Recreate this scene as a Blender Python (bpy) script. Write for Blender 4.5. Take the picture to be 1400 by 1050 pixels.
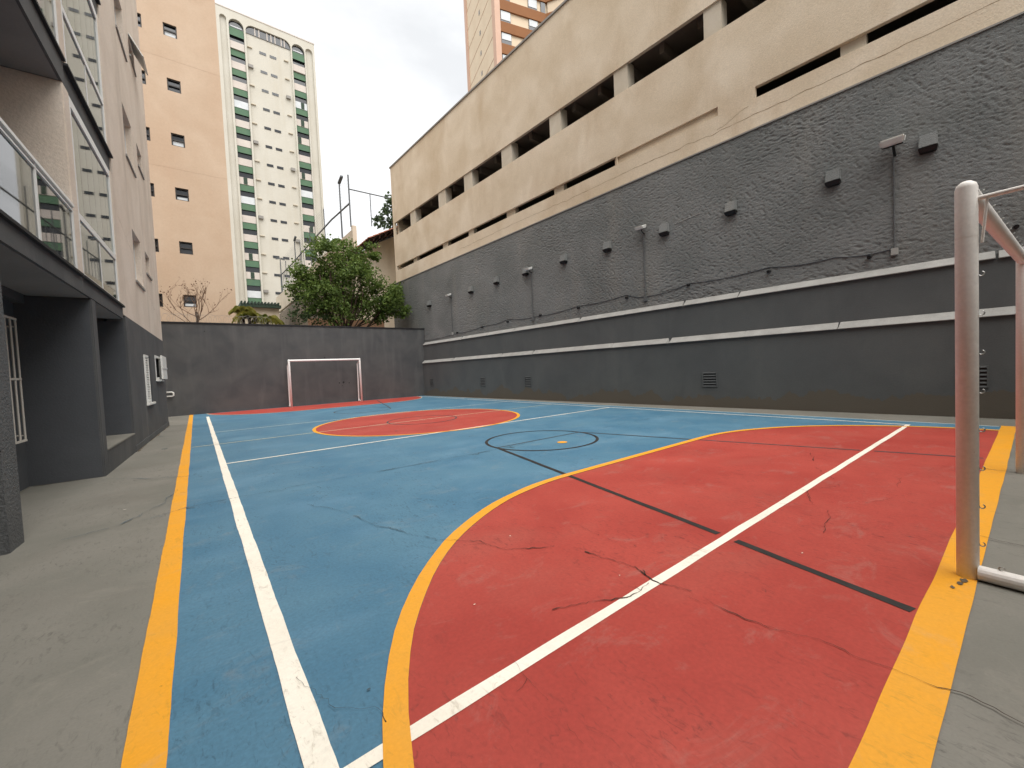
import bpy, bmesh, math, random
from mathutils import Vector, Matrix, noise
import numpy as np

rng = random.Random(7)
S = bpy.context.scene
COL = S.collection
for o in list(bpy.data.objects):
    bpy.data.objects.remove(o)

# ------------------------------------------------------------------ camera
F_PX, YAW, PITCH, ROLL = 556.24, 0.66003, -0.03706, -0.04573
cam = bpy.data.cameras.new('camera')
cam.sensor_fit = 'HORIZONTAL'; cam.sensor_width = 36.0
cam.lens = F_PX / 1400 * 36.0
cam.clip_start = 0.02; cam.clip_end = 3000
camo = bpy.data.objects.new('camera', cam); COL.objects.link(camo)
fwd = Vector((math.sin(YAW) * math.cos(PITCH), math.cos(YAW) * math.cos(PITCH), math.sin(PITCH)))
rgt = Vector((math.cos(YAW), -math.sin(YAW), 0)); upv = rgt.cross(fwd)
r2 = math.cos(ROLL) * rgt + math.sin(ROLL) * upv
u2 = -math.sin(ROLL) * rgt + math.cos(ROLL) * upv
M = Matrix((r2, u2, -fwd)).transposed().to_4x4()
M.translation = (0, 0, 1.25)
camo.matrix_world = M
S.camera = camo

# ------------------------------------------------------------------ sky
SUN_EL, SUN_AZ = math.radians(64), math.radians(-176)     # azimuth from +Y towards +X
w = bpy.data.worlds.new('World'); S.world = w; w.use_nodes = True
nt = w.node_tree; nt.nodes.clear()
def wn(t, **k):
    n = nt.nodes.new(t)
    for a, b in k.items(): setattr(n, a, b)
    return n
sky = wn('ShaderNodeTexSky', sky_type='NISHITA', sun_disc=False)
sky.sun_elevation = SUN_EL; sky.sun_rotation = SUN_AZ; sky.dust_density = 4.0
tc = wn('ShaderNodeTexCoord')
mp = wn('ShaderNodeMapping'); mp.inputs['Scale'].default_value = (1.0, 1.0, 2.2)
n1 = wn('ShaderNodeTexNoise'); n1.inputs['Scale'].default_value = 2.3; n1.inputs['Detail'].default_value = 7; n1.inputs['Roughness'].default_value = .52; n1.inputs['Distortion'].default_value = .3
cr = wn('ShaderNodeValToRGB')
cr.color_ramp.elements[0].position = .33; cr.color_ramp.elements[0].color = (2.95, 2.98, 3.0, 1)
cr.color_ramp.elements[1].position = .60; cr.color_ramp.elements[1].color = (4.0, 4.0, 3.97, 1)
mx = wn('ShaderNodeMix', data_type='RGBA'); mx.inputs[0].default_value = .93
bg = wn('ShaderNodeBackground'); bg.inputs['Strength'].default_value = .10
wo = wn('ShaderNodeOutputWorld')
nt.links.new(tc.outputs['Generated'], mp.inputs[0]); nt.links.new(mp.outputs[0], n1.inputs['Vector'])
nt.links.new(n1.outputs['Fac'], cr.inputs[0]); nt.links.new(sky.outputs[0], mx.inputs[6]); nt.links.new(cr.outputs[0], mx.inputs[7])
nt.links.new(mx.outputs[2], bg.inputs[0]); nt.links.new(bg.outputs[0], wo.inputs[0])

# ------------------------------------------------------------------ sun (overcast)
sl = bpy.data.lights.new('sun', 'SUN'); sl.energy = 1.5; sl.angle = math.radians(70); sl.color = (1, .985, .96)
so = bpy.data.objects.new('sun', sl); COL.objects.link(so)
sd = Vector((math.sin(SUN_AZ) * math.cos(SUN_EL), math.cos(SUN_AZ) * math.cos(SUN_EL), math.sin(SUN_EL)))
so.rotation_euler = (-sd).to_track_quat('-Z', 'Y').to_euler(); so.location = (0, 0, 40)

vs = S.view_settings
vs.view_transform = 'Standard'; vs.look = 'None'; vs.gamma = 1; vs.use_curve_mapping = False
vs.exposure = 1.66
S.cycles.max_bounces = 6; S.cycles.transparent_max_bounces = 12

# ------------------------------------------------------------------ materials
def H(h, k=1.0):
    h = h.lstrip('#'); c = [int(h[i:i + 2], 16) / 255 for i in (0, 2, 4)]
    return tuple(((x / 12.92) if x <= .04045 else ((x + .055) / 1.055) ** 2.4) * k for x in c) + (1,)
MATS = {}
def mat(name, col, rough=.8, col2=None, scale=3.0, amt=1.0, fine=0.0, fine_scale=60, bump=0.0, bump_scale=80, bump_dist=.01,
        stretch=None, streak=None, streak_amt=.4, metal=0, spec=.4, speck=None, speck_t=.72, speck_scale=14, bstretch=None, bdistort=0.0, scuff=None, scuff_amt=.5):
    """painted / plastered surface: two-tone patches, fine grain, streaks, speckled wear, relief"""
    m = bpy.data.materials.new(name); m.use_nodes = True; t = m.node_tree; N = t.nodes; L = t.links
    p = N['Principled BSDF']; p.inputs['Roughness'].default_value = rough; p.inputs['Metallic'].default_value = metal
    p.inputs['Specular IOR Level'].default_value = spec
    g = N.new('ShaderNodeNewGeometry')
    def vec(sc):
        if not sc: return g.outputs['Position']
        q = N.new('ShaderNodeMapping'); q.inputs['Scale'].default_value = sc; L.new(g.outputs['Position'], q.inputs[0]); return q.outputs[0]
    def noi(s, d=4, sc=None, dist=0, r=.55):
        q = N.new('ShaderNodeTexNoise'); q.inputs['Scale'].default_value = s; q.inputs['Detail'].default_value = d
        q.inputs['Roughness'].default_value = r; q.inputs['Distortion'].default_value = dist; L.new(vec(sc), q.inputs['Vector']); return q.outputs['Fac']
    def ramp(x, a, b):
        q = N.new('ShaderNodeMapRange'); q.inputs[1].default_value = a; q.inputs[2].default_value = b; L.new(x, q.inputs[0]); return q.outputs[0]
    def mixc(f, a, b):
        q = N.new('ShaderNodeMix'); q.data_type = 'RGBA'; L.new(f, q.inputs[0])
        for s, v in ((6, a), (7, b)):
            if isinstance(v, tuple): q.inputs[s].default_value = v
            else: L.new(v, q.inputs[s])
        return q.outputs[2]
    c = col
    if col2: c = mixc(ramp(noi(scale, 6, stretch, .4), .5 - .2 / amt, .5 + .2 / amt), col, col2)
    if streak: 
        f = ramp(noi(1.0, 5, streak[1], .2), .52, .75)
        q = N.new('ShaderNodeMath'); q.operation = 'MULTIPLY'; q.inputs[1].default_value = streak_amt; L.new(f, q.inputs[0])
        c = mixc(q.outputs[0], c, streak[0])
    if speck: c = mixc(ramp(noi(speck_scale, 8, None, .6, .7), speck_t, speck_t + .05), c, speck)
    if scuff:
        f1 = ramp(noi(1.0, 9, (30, 11, 1), 1.2, .7), .54, .68); f2 = ramp(noi(.9, 5), .38, .58)
        q = N.new('ShaderNodeMath'); q.operation = 'MULTIPLY'; L.new(f1, q.inputs[0]); L.new(f2, q.inputs[1])
        q2 = N.new('ShaderNodeMath'); q2.operation = 'MULTIPLY'; q2.inputs[1].default_value = scuff_amt; L.new(q.outputs[0], q2.inputs[0]); c = mixc(q2.outputs[0], c, scuff)
        f3 = ramp(noi(2.4, 10, (1, 1.6, 1), .8, .75), .55, .68)
        q3 = N.new('ShaderNodeMath'); q3.operation = 'MULTIPLY'; q3.inputs[1].default_value = .17; L.new(f3, q3.inputs[0]); c = mixc(q3.outputs[0], c, H('#a59d90'))
    if fine:
        q = N.new('ShaderNodeMapRange'); q.inputs[1].default_value = .25; q.inputs[2].default_value = .75
        q.inputs[3].default_value = 1 - fine; q.inputs[4].default_value = 1 + fine; L.new(noi(fine_scale, 3), q.inputs[0])
        v = N.new('ShaderNodeVectorMath'); v.operation = 'SCALE'; L.new(q.outputs[0], v.inputs['Scale'])
        if isinstance(c, tuple): v.inputs[0].default_value = c[:3]
        else: L.new(c, v.inputs[0])
        c = v.outputs[0]
    if isinstance(c, tuple): p.inputs['Base Color'].default_value = c
    else: L.new(c, p.inputs['Base Color'])
    if bump:
        b = N.new('ShaderNodeBump'); b.inputs['Strength'].default_value = bump; b.inputs['Distance'].default_value = bump_dist
        L.new(noi(bump_scale, 5, bstretch, bdistort, .6), b.inputs['Height']); L.new(b.outputs[0], p.inputs['Normal'])
    MATS[name] = m
    return m

GREY = mat('concrete_grey', H('#727067'), .6, H('#817d74'), .9, 1.2, .06, 90, .25, 60, .006, speck=H('#4f4b45'), speck_t=.70, speck_scale=7, streak=(H('#686259'), (.7, 1.1, 1)), streak_amt=.4, scuff=H('#4a4741'), scuff_amt=.7)
BLUE = mat('court_blue', H('#436f88'), .6, H('#537b90'), 1.1, 1.3, .12, 55, .25, 70, .004, speck=H('#3b5c70'), speck_t=.675, speck_scale=7, streak=(H('#6d93aa'), (.9, 1.3, 1)), streak_amt=.45, scuff=H('#2f4a5c'), scuff_amt=.75)
RED = mat('court_red', H('#a1392f'), .6, H('#af473b'), 1.0, 1.2, .10, 55, .25, 70, .004, speck=H('#7f352c'), speck_t=.675, speck_scale=7, streak=(H('#a5584a'), (.9, 1.3, 1)), streak_amt=.45, scuff=H('#6b2b25'), scuff_amt=.75)
YELLOW = mat('line_yellow', H('#eaa01e'), .6, H('#e29f34'), 2.5, 1, .05, 80, .2, 70, .004, speck=H('#a87420'), speck_t=.675, speck_scale=13, scuff=H('#b98a30'), scuff_amt=.6)
WHITE = mat('line_white', H('#f6efe0'), .55, H('#ece3d2'), 2.5, 1, .05, 80, .2, 70, .004, speck=H('#8e8473'), speck_t=.655, speck_scale=16, scuff=H('#b5a893'), scuff_amt=.7)
PALE = mat('line_pale', H('#d8dcd6'), .6, H('#b7c8cb'), 4, 1, .05, 80, speck=H('#6d93aa'), speck_t=.70, speck_scale=10)
PALEY = mat('line_pale_yellow', H('#d0c6a4'), .6, H('#b5b9a5'), 4, 1, .05, 80, speck=H('#7d9aa4'), speck_t=.68, speck_scale=10)
BLACK = mat('line_black', H('#24211f'), .6, H('#35302d'), 5, 1, .1, 80, speck=H('#6e5a50'), speck_t=.68, speck_scale=14)
FADEDBLK = mat('line_black_faded', H('#3c4347'), .65, H('#4d4a48'), 4, 1, .1, 80, speck=H('#4f7790'), speck_t=.6, speck_scale=10)
CRACK = mat('crack_dirt', H('#2b221d'), .95, H('#4a3a31'), 20, 1)
DIRT = mat('ground_dirt', H('#6a5f4f'), .95, H('#544a3d'), 9, 1, .2, 60)
JOINT = mat('joint_dirt', H('#394a54'), .95, H('#5a6d76'), 6, 1)
DARK = mat('paint_charcoal', H('#565655'), .8, H('#494a4b'), 1.2, 1.3, .07, 60, .35, 45, .008, streak=(H('#696967'), (2.5, 2.5, .25)), streak_amt=.5)
DARKL = mat('paint_charcoal_rough', H('#5f6060'), .85, H('#555656'), 2, 1, .14, 45, .9, 45, .03)
STUCCO = mat('stucco_charcoal', H('#797a78'), .85, H('#6a6c6a'), .8, 1.2, .08, 50, 0.7, 45, .02, streak=(H('#827f78'), (1.5, 1.5, .2)), streak_amt=.6)
COPING = mat('coping_grey', H('#a3a19c'), .8, H('#8f8d88'), 3, 1, .08, 40, .4, 30, .01, speck=H('#77746e'), speck_t=.66, speck_scale=8)
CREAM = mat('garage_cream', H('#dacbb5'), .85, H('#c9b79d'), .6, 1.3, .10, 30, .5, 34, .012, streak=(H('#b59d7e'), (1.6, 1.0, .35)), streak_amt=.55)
CREAM2 = mat('garage_column', H('#c9bfae'), .85, H('#bcb09c'), 2, 1, .05, 40, .2, 40, .006)
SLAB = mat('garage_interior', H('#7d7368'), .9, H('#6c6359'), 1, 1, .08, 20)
PEACH = mat('peach_wall', H('#bca58e'), .85, H('#b49b83'), .5, 1.2, .04, 14, .3, 20, .01, streak=(H('#b4977d'), (.7, .7, .12)), streak_amt=.4)
BEIGE = mat('beige_wall', H('#dccfc0'), .88, H('#cfc0af'), 1.2, 1, .09, 35, .6, 35, .012, streak=(H('#a89a8a'), (1.8, 1.8, .2)), streak_amt=.45)
TOWERW = mat('tower_white', H('#c9c5ba'), .8, H('#c0bbae'), .25, 1, .03, 6, streak=(H('#b5ac9a'), (.8, .8, .05)), streak_amt=.4)
TOWERP = mat('tower_parapet', H('#cfc6bd'), .8, H('#c3bab2'), .8, 1)
AWN = mat('awning_green', H('#547055'), .8, H('#4b6854'), .6, 1)
DGLASS = mat('window_dark', H('#26292d'), .12, spec=.6)
DFRAME = mat('window_frame_dark', H('#2e2a27'), .5)
PINK = mat('tower_pink', H('#cfae9a'), .85, H('#c6a48f'), .4, 1)
PANEL = mat('tower_panel', H('#ddcbb2'), .85, H('#d3bfa5'), .4, 1)
BROWN = mat('tower_brown', H('#8d5f3b'), .85, H('#855836'), .5, 1)
WINW = mat('white_blind', H('#d5d8da'), .6, H('#c4c9cb'), 1, 1)
GOALM = mat('goal_paint', H('#f0ebe5'), .42, H('#e8e2da'), 4, 1, .06, 60, .15, 40, .003, speck=H('#8f6b54'), speck_t=.69, speck_scale=22)
GOALW = mat('goal_white', H('#f2f0ec'), .45)
STEEL = mat('galvanised', H('#a9a9a6'), .35, metal=.8)
WPLAST = mat('white_plastic', H('#e4e4df'), .5, H('#d6d4cc'), 6, 1)
BLKPL = mat('black_plastic', H('#161616'), .5)
BARS = mat('window_bars', H('#c8c2b8'), .6)
ALU = mat('aluminium_white', H('#dcdcd8'), .4)
TRIM = mat('metal_flashing', H('#8a8680'), .5)
DRIP = mat('drip_edge', H('#1f1f20'), .7)
RETW = mat('terrace_wall_white', H('#d9cdb9'), .85, H('#cdbfa9'), .6, 1, .05, 10, streak=(H('#a79a88'), (.8, .8, .1)), streak_amt=.5)
TILE = mat('roof_tile', H('#9a6248'), .9, H('#7f4d3a'), 3, 1)
WOOD = mat('eave_wood', H('#4a3026'), .8, H('#3a261e'), 4, 1)
GREENROOF = mat('green_roof', H('#2f4033'), .7)
GALV = mat('fence_steel', H('#5d6062'), .6)
BARK = mat('bark', H('#4d3d30'), .95, H('#3a2e25'), 14, 1, .2, 40, .6, 30, .02)
TWIG = mat('twig', H('#7a5f4c'), .95, H('#5f4838'), 8, 1)
CURT = mat('curtain', H('#f0f3ec'), .8, H('#e2e7dc'), 1, 1, stretch=(6, 6, .3))
TERRA = mat('terracotta_wall', H('#99775e'), .9, H('#86664e'), 1, 1)
LOWT = mat('terrace_lower', H('#85796a'), .9, H('#6f6558'), .8, 1.2)

GRAPH = mat('graphite_grey', H('#4e5053'), .85, H('#46484b'), 1.4, 1, .06, 60, .35, 45, .008)  # darker grey than the front walls, for recess faces and the cable
SOFF = mat('soffit_grey', H('#87858100'[:7]), .85, H('#7b7976'), 1.5, 1, .05, 40)
def leafmat(name, a, b):
    m = bpy.data.materials.new(name); m.use_nodes = True; t = m.node_tree; N = t.nodes; L = t.links
    p = N['Principled BSDF']; p.inputs['Roughness'].default_value = .55; p.inputs['Specular IOR Level'].default_value = .3
    g = N.new('ShaderNodeNewGeometry'); n = N.new('ShaderNodeTexNoise'); n.inputs['Scale'].default_value = 2.6; n.inputs['Detail'].default_value = 10; n.inputs['Roughness'].default_value = .75
    L.new(g.outputs['Position'], n.inputs['Vector']); r = N.new('ShaderNodeMapRange'); r.inputs[1].default_value = .35; r.inputs[2].default_value = .65; L.new(n.outputs['Fac'], r.inputs[0])
    q = N.new('ShaderNodeMix'); q.data_type = 'RGBA'; q.inputs[6].default_value = a; q.inputs[7].default_value = b; L.new(r.outputs[0], q.inputs[0])
    L.new(q.outputs[2], p.inputs['Base Color'])
    tr = N.new('ShaderNodeBsdfTranslucent'); L.new(q.outputs[2], tr.inputs[0]); ms = N.new('ShaderNodeMixShader'); ms.inputs[0].default_value = .35
    L.new(p.outputs[0], ms.inputs[1]); L.new(tr.outputs[0], ms.inputs[2]); L.new(ms.outputs[0], N['Material Output'].inputs[0])
    return m
LEAF = leafmat('leaf_green', H('#324a1d'), H('#788c44'))
LEAFD = leafmat('leaf_dark', H('#35452a'), H('#4d5f3a'))
PALM = leafmat('palm_leaf', H('#5f7030'), H('#94823c'))
BUD = leafmat('bud', H('#5c4a34'), H('#7a5a44'))

def glassmat(name, tint, refl, rough=.02):
    m = bpy.data.materials.new(name); m.use_nodes = True; t = m.node_tree; N = t.nodes; L = t.links; N.remove(N['Principled BSDF'])
    tr = N.new('ShaderNodeBsdfTransparent'); tr.inputs[0].default_value = tint
    gl = N.new('ShaderNodeBsdfGlossy'); gl.inputs['Roughness'].default_value = rough
    fr = N.new('ShaderNodeFresnel'); fr.inputs[0].default_value = 1.5
    mr = N.new('ShaderNodeMapRange'); mr.inputs[1].default_value = 0; mr.inputs[2].default_value = 1; mr.inputs[3].default_value = refl; mr.inputs[4].default_value = 1; L.new(fr.outputs[0], mr.inputs[0])
    ms = N.new('ShaderNodeMixShader'); L.new(mr.outputs[0], ms.inputs[0]); L.new(tr.outputs[0], ms.inputs[1]); L.new(gl.outputs[0], ms.inputs[2])
    L.new(ms.outputs[0], N['Material Output'].inputs[0]); return m
GLASS = glassmat('green_glass', H('#cfe0d4'), .17)

# lower wall: damp, patched plaster near the ground (stain with an outline of its own)
def stainwall():
    m = mat('paint_charcoal_patched', H('#575958'), .8, H('#4e5050'), 1.0, 1, .06, 50, .4, 40, .008, streak=(H('#646563'), (1.2, 1.2, .3)), streak_amt=.4)
    t = m.node_tree; N = t.nodes; L = t.links; p = N['Principled BSDF']
    src = p.inputs['Base Color'].links[0].from_socket
    g = N.new('ShaderNodeNewGeometry'); sx = N.new('ShaderNodeSeparateXYZ'); L.new(g.outputs['Position'], sx.inputs[0])
    n = N.new('ShaderNodeTexNoise'); n.noise_dimensions = '1D'; n.inputs['Scale'].default_value = .55; n.inputs['Detail'].default_value = 6; n.inputs['Roughness'].default_value = .6
    L.new(sx.outputs[1], n.inputs['W'])
    a = N.new('ShaderNodeMapRange'); a.inputs[1].default_value = .3; a.inputs[2].default_value = .7; a.inputs[3].default_value = .02; a.inputs[4].default_value = .62; L.new(n.outputs['Fac'], a.inputs[0])
    s = N.new('ShaderNodeMath'); s.operation = 'SUBTRACT'; L.new(a.outputs[0], s.inputs[0]); L.new(sx.outputs[2], s.inputs[1])
    r = N.new('ShaderNodeMapRange'); r.inputs[1].default_value = 0; r.inputs[2].default_value = .012; r.inputs[4].default_value = .75; L.new(s.outputs[0], r.inputs[0])
    q = N.new('ShaderNodeMix'); q.data_type = 'RGBA'; q.inputs[7].default_value = H('#5a5144'); L.new(r.outputs[0], q.inputs[0]); L.new(src, q.inputs[6])
    L.new(q.outputs[2], p.inputs['Base Color'])
    return m
DARKP = stainwall()

# ------------------------------------------------------------------ geometry helpers
def tag(o, label=None, cat=None, group=None, kind=None):
    if label: o['label'] = label
    if cat: o['category'] = cat
    if group: o['group'] = group
    if kind: o['kind'] = kind
    return o
def empty(name, loc=(0, 0, 0), rz=0, label=None, cat=None, group=None):
    o = bpy.data.objects.new(name, None); COL.objects.link(o); o.location = loc; o.rotation_euler = (0, 0, rz)
    o.empty_display_size = .3
    return tag(o, label, cat, group)
def copy_tree(o, parent=None):
    c = o.copy(); COL.objects.link(c); c.parent = parent
    for ch in o.children: copy_tree(ch, c)
    return c

class MB:
    def __init__(s): s.v = []; s.f = []
    def quad(s, *p):
        i = len(s.v); s.v += [tuple(q) for q in p]; s.f.append(tuple(range(i, i + len(p))))
    def hexa(s, P):      # 8 points: bottom loop 0-3, top loop 4-7
        i = len(s.v); s.v += [tuple(q) for q in P]
        for f in ((3, 2, 1, 0), (4, 5, 6, 7), (0, 1, 5, 4), (1, 2, 6, 5), (2, 3, 7, 6), (3, 0, 4, 7)): s.f.append(tuple(i + k for k in f))
        return s
    def box(s, x0, x1, y0, y1, z0, z1):
        return s.hexa([(x0, y0, z0), (x1, y0, z0), (x1, y1, z0), (x0, y1, z0), (x0, y0, z1), (x1, y0, z1), (x1, y1, z1), (x0, y1, z1)])
    def fbox(s, fn, a0, a1, z0, z1, d0, d1):
        return s.hexa([fn(a0, z0, d0), fn(a1, z0, d0), fn(a1, z0, d1), fn(a0, z0, d1), fn(a0, z1, d0), fn(a1, z1, d0), fn(a1, z1, d1), fn(a0, z1, d1)])
    def tube(s, pts, r, seg=8, caps=True):
        pts = [Vector(p) for p in pts]; n = len(pts); rr = r if isinstance(r, (list, tuple)) else [r] * n
        ref = None; base = len(s.v)
        for k, p in enumerate(pts):
            t = (pts[min(k + 1, n - 1)] - pts[max(k - 1, 0)]).normalized()
            if ref is None: ref = Vector((0, 0, 1)) if abs(t.z) < .9 else Vector((1, 0, 0))
            a = t.cross(ref)
            if a.length < 1e-4: a = t.orthogonal()
            a.normalize(); b = t.cross(a).normalized(); ref = a.cross(t)
            for j in range(seg):
                q = p + (a * math.cos(2 * math.pi * j / seg) + b * math.sin(2 * math.pi * j / seg)) * rr[k]
                s.v.append(tuple(q))
        for k in range(n - 1):
            for j in range(seg):
                j2 = (j + 1) % seg
                s.f.append((base + k * seg + j, base + k * seg + j2, base + (k + 1) * seg + j2, base + (k + 1) * seg + j))
        if caps:
            s.f.append(tuple(base + j for j in reversed(range(seg)))); s.f.append(tuple(base + (n - 1) * seg + j for j in range(seg)))
        return s
    def wall(s, fn, a0, a1, z0, z1, holes, d):   # slab with rectangular openings (holes: a0,a1,z0,z1)
        A = sorted({a0, a1, *[max(a0, min(a1, h[k])) for h in holes for k in (0, 1)]}); Z = sorted({z0, z1, *[max(z0, min(z1, h[k])) for h in holes for k in (2, 3)]})
        def solid(i, j):
            if i < 0 or j < 0 or i >= len(A) - 1 or j >= len(Z) - 1: return False
            ca, cz = (A[i] + A[i + 1]) / 2, (Z[j] + Z[j + 1]) / 2
            return not any(h[0] < ca < h[1] and h[2] < cz < h[3] for h in holes)
        for i in range(len(A) - 1):
            for j in range(len(Z) - 1):
                if not solid(i, j): continue
                p, q, u, v = A[i], A[i + 1], Z[j], Z[j + 1]
                s.quad(fn(p, u, 0), fn(q, u, 0), fn(q, v, 0), fn(p, v, 0)); s.quad(fn(p, u, d), fn(p, v, d), fn(q, v, d), fn(q, u, d))
                if not solid(i - 1, j): s.quad(fn(p, u, 0), fn(p, v, 0), fn(p, v, d), fn(p, u, d))
                if not solid(i + 1, j): s.quad(fn(q, u, 0), fn(q, u, d), fn(q, v, d), fn(q, v, 0))
                if not solid(i, j - 1): s.quad(fn(p, u, 0), fn(p, u, d), fn(q, u, d), fn(q, u, 0))
                if not solid(i, j + 1): s.quad(fn(p, v, 0), fn(q, v, 0), fn(q, v, d), fn(p, v, d))
        return s
    def build(s, name, m, parent=None, bevel=0, smooth=False, recalc=True):
        me = bpy.data.meshes.new(name); me.from_pydata(s.v, [], s.f)
        if recalc or bevel:
            bm = bmesh.new(); bm.from_mesh(me); bmesh.ops.remove_doubles(bm, verts=bm.verts, dist=1e-5)
            bmesh.ops.recalc_face_normals(bm, faces=bm.faces)
            if bevel:
                es = [e for e in bm.edges if len(e.link_faces) == 2 and e.calc_face_angle(0) > .6]
                bmesh.ops.bevel(bm, geom=es, offset=bevel, segments=2, affect='EDGES', clamp_overlap=True)
            bm.to_mesh(me); bm.free()
        if smooth:
            me.polygons.foreach_set('use_smooth', [True] * len(me.polygons))
        me.materials.append(m)
        o = bpy.data.objects.new(name, me); COL.objects.link(o); o.parent = parent
        return o

# ================================================================== GROUND AND COURT
LAYER = .5
def sheet(name, poly, z, m, parent=None, kind=None):
    z *= LAYER
    b = MB(); b.quad(*[(x, y, z) for x, y in poly]); o = b.build(name, m, parent, recalc=False)
    if o.data.polygons[0].normal.z < 0: o.data.flip_normals()
    if kind: o['kind'] = kind
    return o
def rect(x0, x1, y0, y1): return [(x0, y0), (x1, y0), (x1, y1), (x0, y1)]
def band(name, outer, inner, z, m, parent, closed=False):
    z *= LAYER; b = MB(); n = len(outer)
    for i in range(n if closed else n - 1):
        j = (i + 1) % n
        b.quad((*outer[i], z), (*outer[j], z), (*inner[j], z), (*inner[i], z))
    o = b.build(name, m, parent, recalc=True)
    if sum(p.normal.z for p in o.data.polygons) < 0: o.data.flip_normals()
    return o
def wob(pts, amp, seed):     # hand painted edge
    return [(x + noise.noise(Vector((x * 2.1, y * 2.1, seed))) * amp + noise.noise(Vector((x * 13, y * 13, seed))) * amp * .35, y + noise.noise(Vector((x * 2.1, y * 2.1, seed + 9))) * amp) for x, y in pts]
def strip(name, p, q, wd, z, m, parent, seed=1.0, amp=.006):
    p, q = Vector(p), Vector(q); t = (q - p); n = max(2, int(t.length / .06)); nrm = Vector((-t.y, t.x)).normalized() * wd / 2
    A = [tuple(p + t * i / n + nrm) for i in range(n + 1)]; B = [tuple(p + t * i / n - nrm) for i in range(n + 1)]
    return band(name, wob(A, amp, seed), wob(B, amp, seed + 30), z, m, parent)
def arcpts(cx, cy, r, a0, a1, n): return [(cx + r * math.cos(math.radians(a0 + (a1 - a0) * i / n)), cy + r * math.sin(math.radians(a0 + (a1 - a0) * i / n))) for i in range(n + 1)]

ground = sheet('ground', rect(-300, 300, -300, 300), 0, GREY, kind='structure')
court = sheet('sports_court', rect(-.17, 9.86, .28, 20.69), .004, BLUE, kind='structure')
def dshape(r, flip=False):
    P = arcpts(3.30, .27, r, 180, 90, 28) + arcpts(6.36, .27, r, 90, 0, 28)
    if flip: P = [(x, 20.82 - y) for x, y in P]
    return P
near_in, near_out = wob(dshape(2.985), .012, 3), wob(dshape(3.075), .012, 5)
sheet('red_goal_area', near_in, .008, RED, court)
far_in, far_out = dshape(2.98, True), dshape(3.03, True)
far_in = [(x, min(y, 20.68)) for x, y in far_in]; far_out = [(x, min(y, 20.68)) for x, y in far_out]
sheet('red_goal_area', far_in, .008, RED, court)
sheet('red_centre_disc', arcpts(4.72, 10.1, 2.57, 0, 360, 72)[:-1], .008, RED, court)
# markings
strip('painted_line', (-.21, -6), (-.21, 20.66), .12, .010, YELLOW, court, 1)
strip('painted_line', (-.15, .27), (9.95, .25), .155, .012, YELLOW, court, 2)
strip('painted_line', (.245, 1.05), (.275, 18.7), .085, .012, WHITE, court, 3)
strip('painted_line', (9.45, 1.35), (9.43, 20.3), .05, .012, WHITE, court, 4)
strip('painted_line', (.1, 1.325), (9.45, 1.315), .06, .013, WHITE, court, 5)
strip('painted_line', (.30, 7.58), (9.43, 7.58), .055, .012, WHITE, court, 6)
strip('painted_line', (.30, 12.6), (9.43, 12.5), .05, .012, PALE, court, 7)
strip('painted_line', (-.14, 10.12), (9.43, 10.0), .045, .012, PALEY, court, 8)
band('painted_arc', near_out, near_in, .016, YELLOW, court)
band('painted_arc', far_out, far_in, .012, PALEY, court)
band('painted_circle', arcpts(4.72, 10.1, 2.64, 0, 360, 72)[:-1], arcpts(4.72, 10.1, 2.565, 0, 360, 72)[:-1], .014, YELLOW, court, True)
band('painted_circle', arcpts(4.72, 10.05, .92, 0, 360, 60)[:-1], arcpts(4.72, 10.05, .88, 0, 360, 60)[:-1], .016, FADEDBLK, court, True)
band('painted_circle', arcpts(4.68, 5.27, .98, 0, 360, 60)[:-1], arcpts(4.68, 5.27, .93, 0, 360, 60)[:-1], .012, BLACK, court, True)
band('painted_circle', arcpts(4.72, 14.95, .98, 0, 360, 60)[:-1], arcpts(4.72, 14.95, .94, 0, 360, 60)[:-1], .012, FADEDBLK, court, True)
strip('painted_line', (3.74, 5.30), (2.885, 1.39), .055, .013, BLACK, court, 9)
strip('painted_line', (2.85, 1.255), (2.65, .36), .055, .013, BLACK, court, 10)
strip('painted_line', (5.66, 5.2), (6.66, 1.38), .045, .013, FADEDBLK, court, 11)
strip('painted_line', (6.70, 1.25), (6.93, .36), .045, .013, FADEDBLK, court, 12)
strip('painted_line', (3.74, 5.27), (5.62, 5.27), .03, .0125, FADEDBLK, court, 13)
strip('painted_line', (5.72, 14.95), (7.05, 20.1), .05, .013, FADEDBLK, court, 14)
sheet('painted_spot', wob(arcpts(4.71, 4.79, .085, 0, 360, 24)[:-1], .008, 2), .013, YELLOW, court)
strip('painted_edge', (9.875, .35), (9.86, 20.5), .035, .006, PALE, court, 15)

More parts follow.
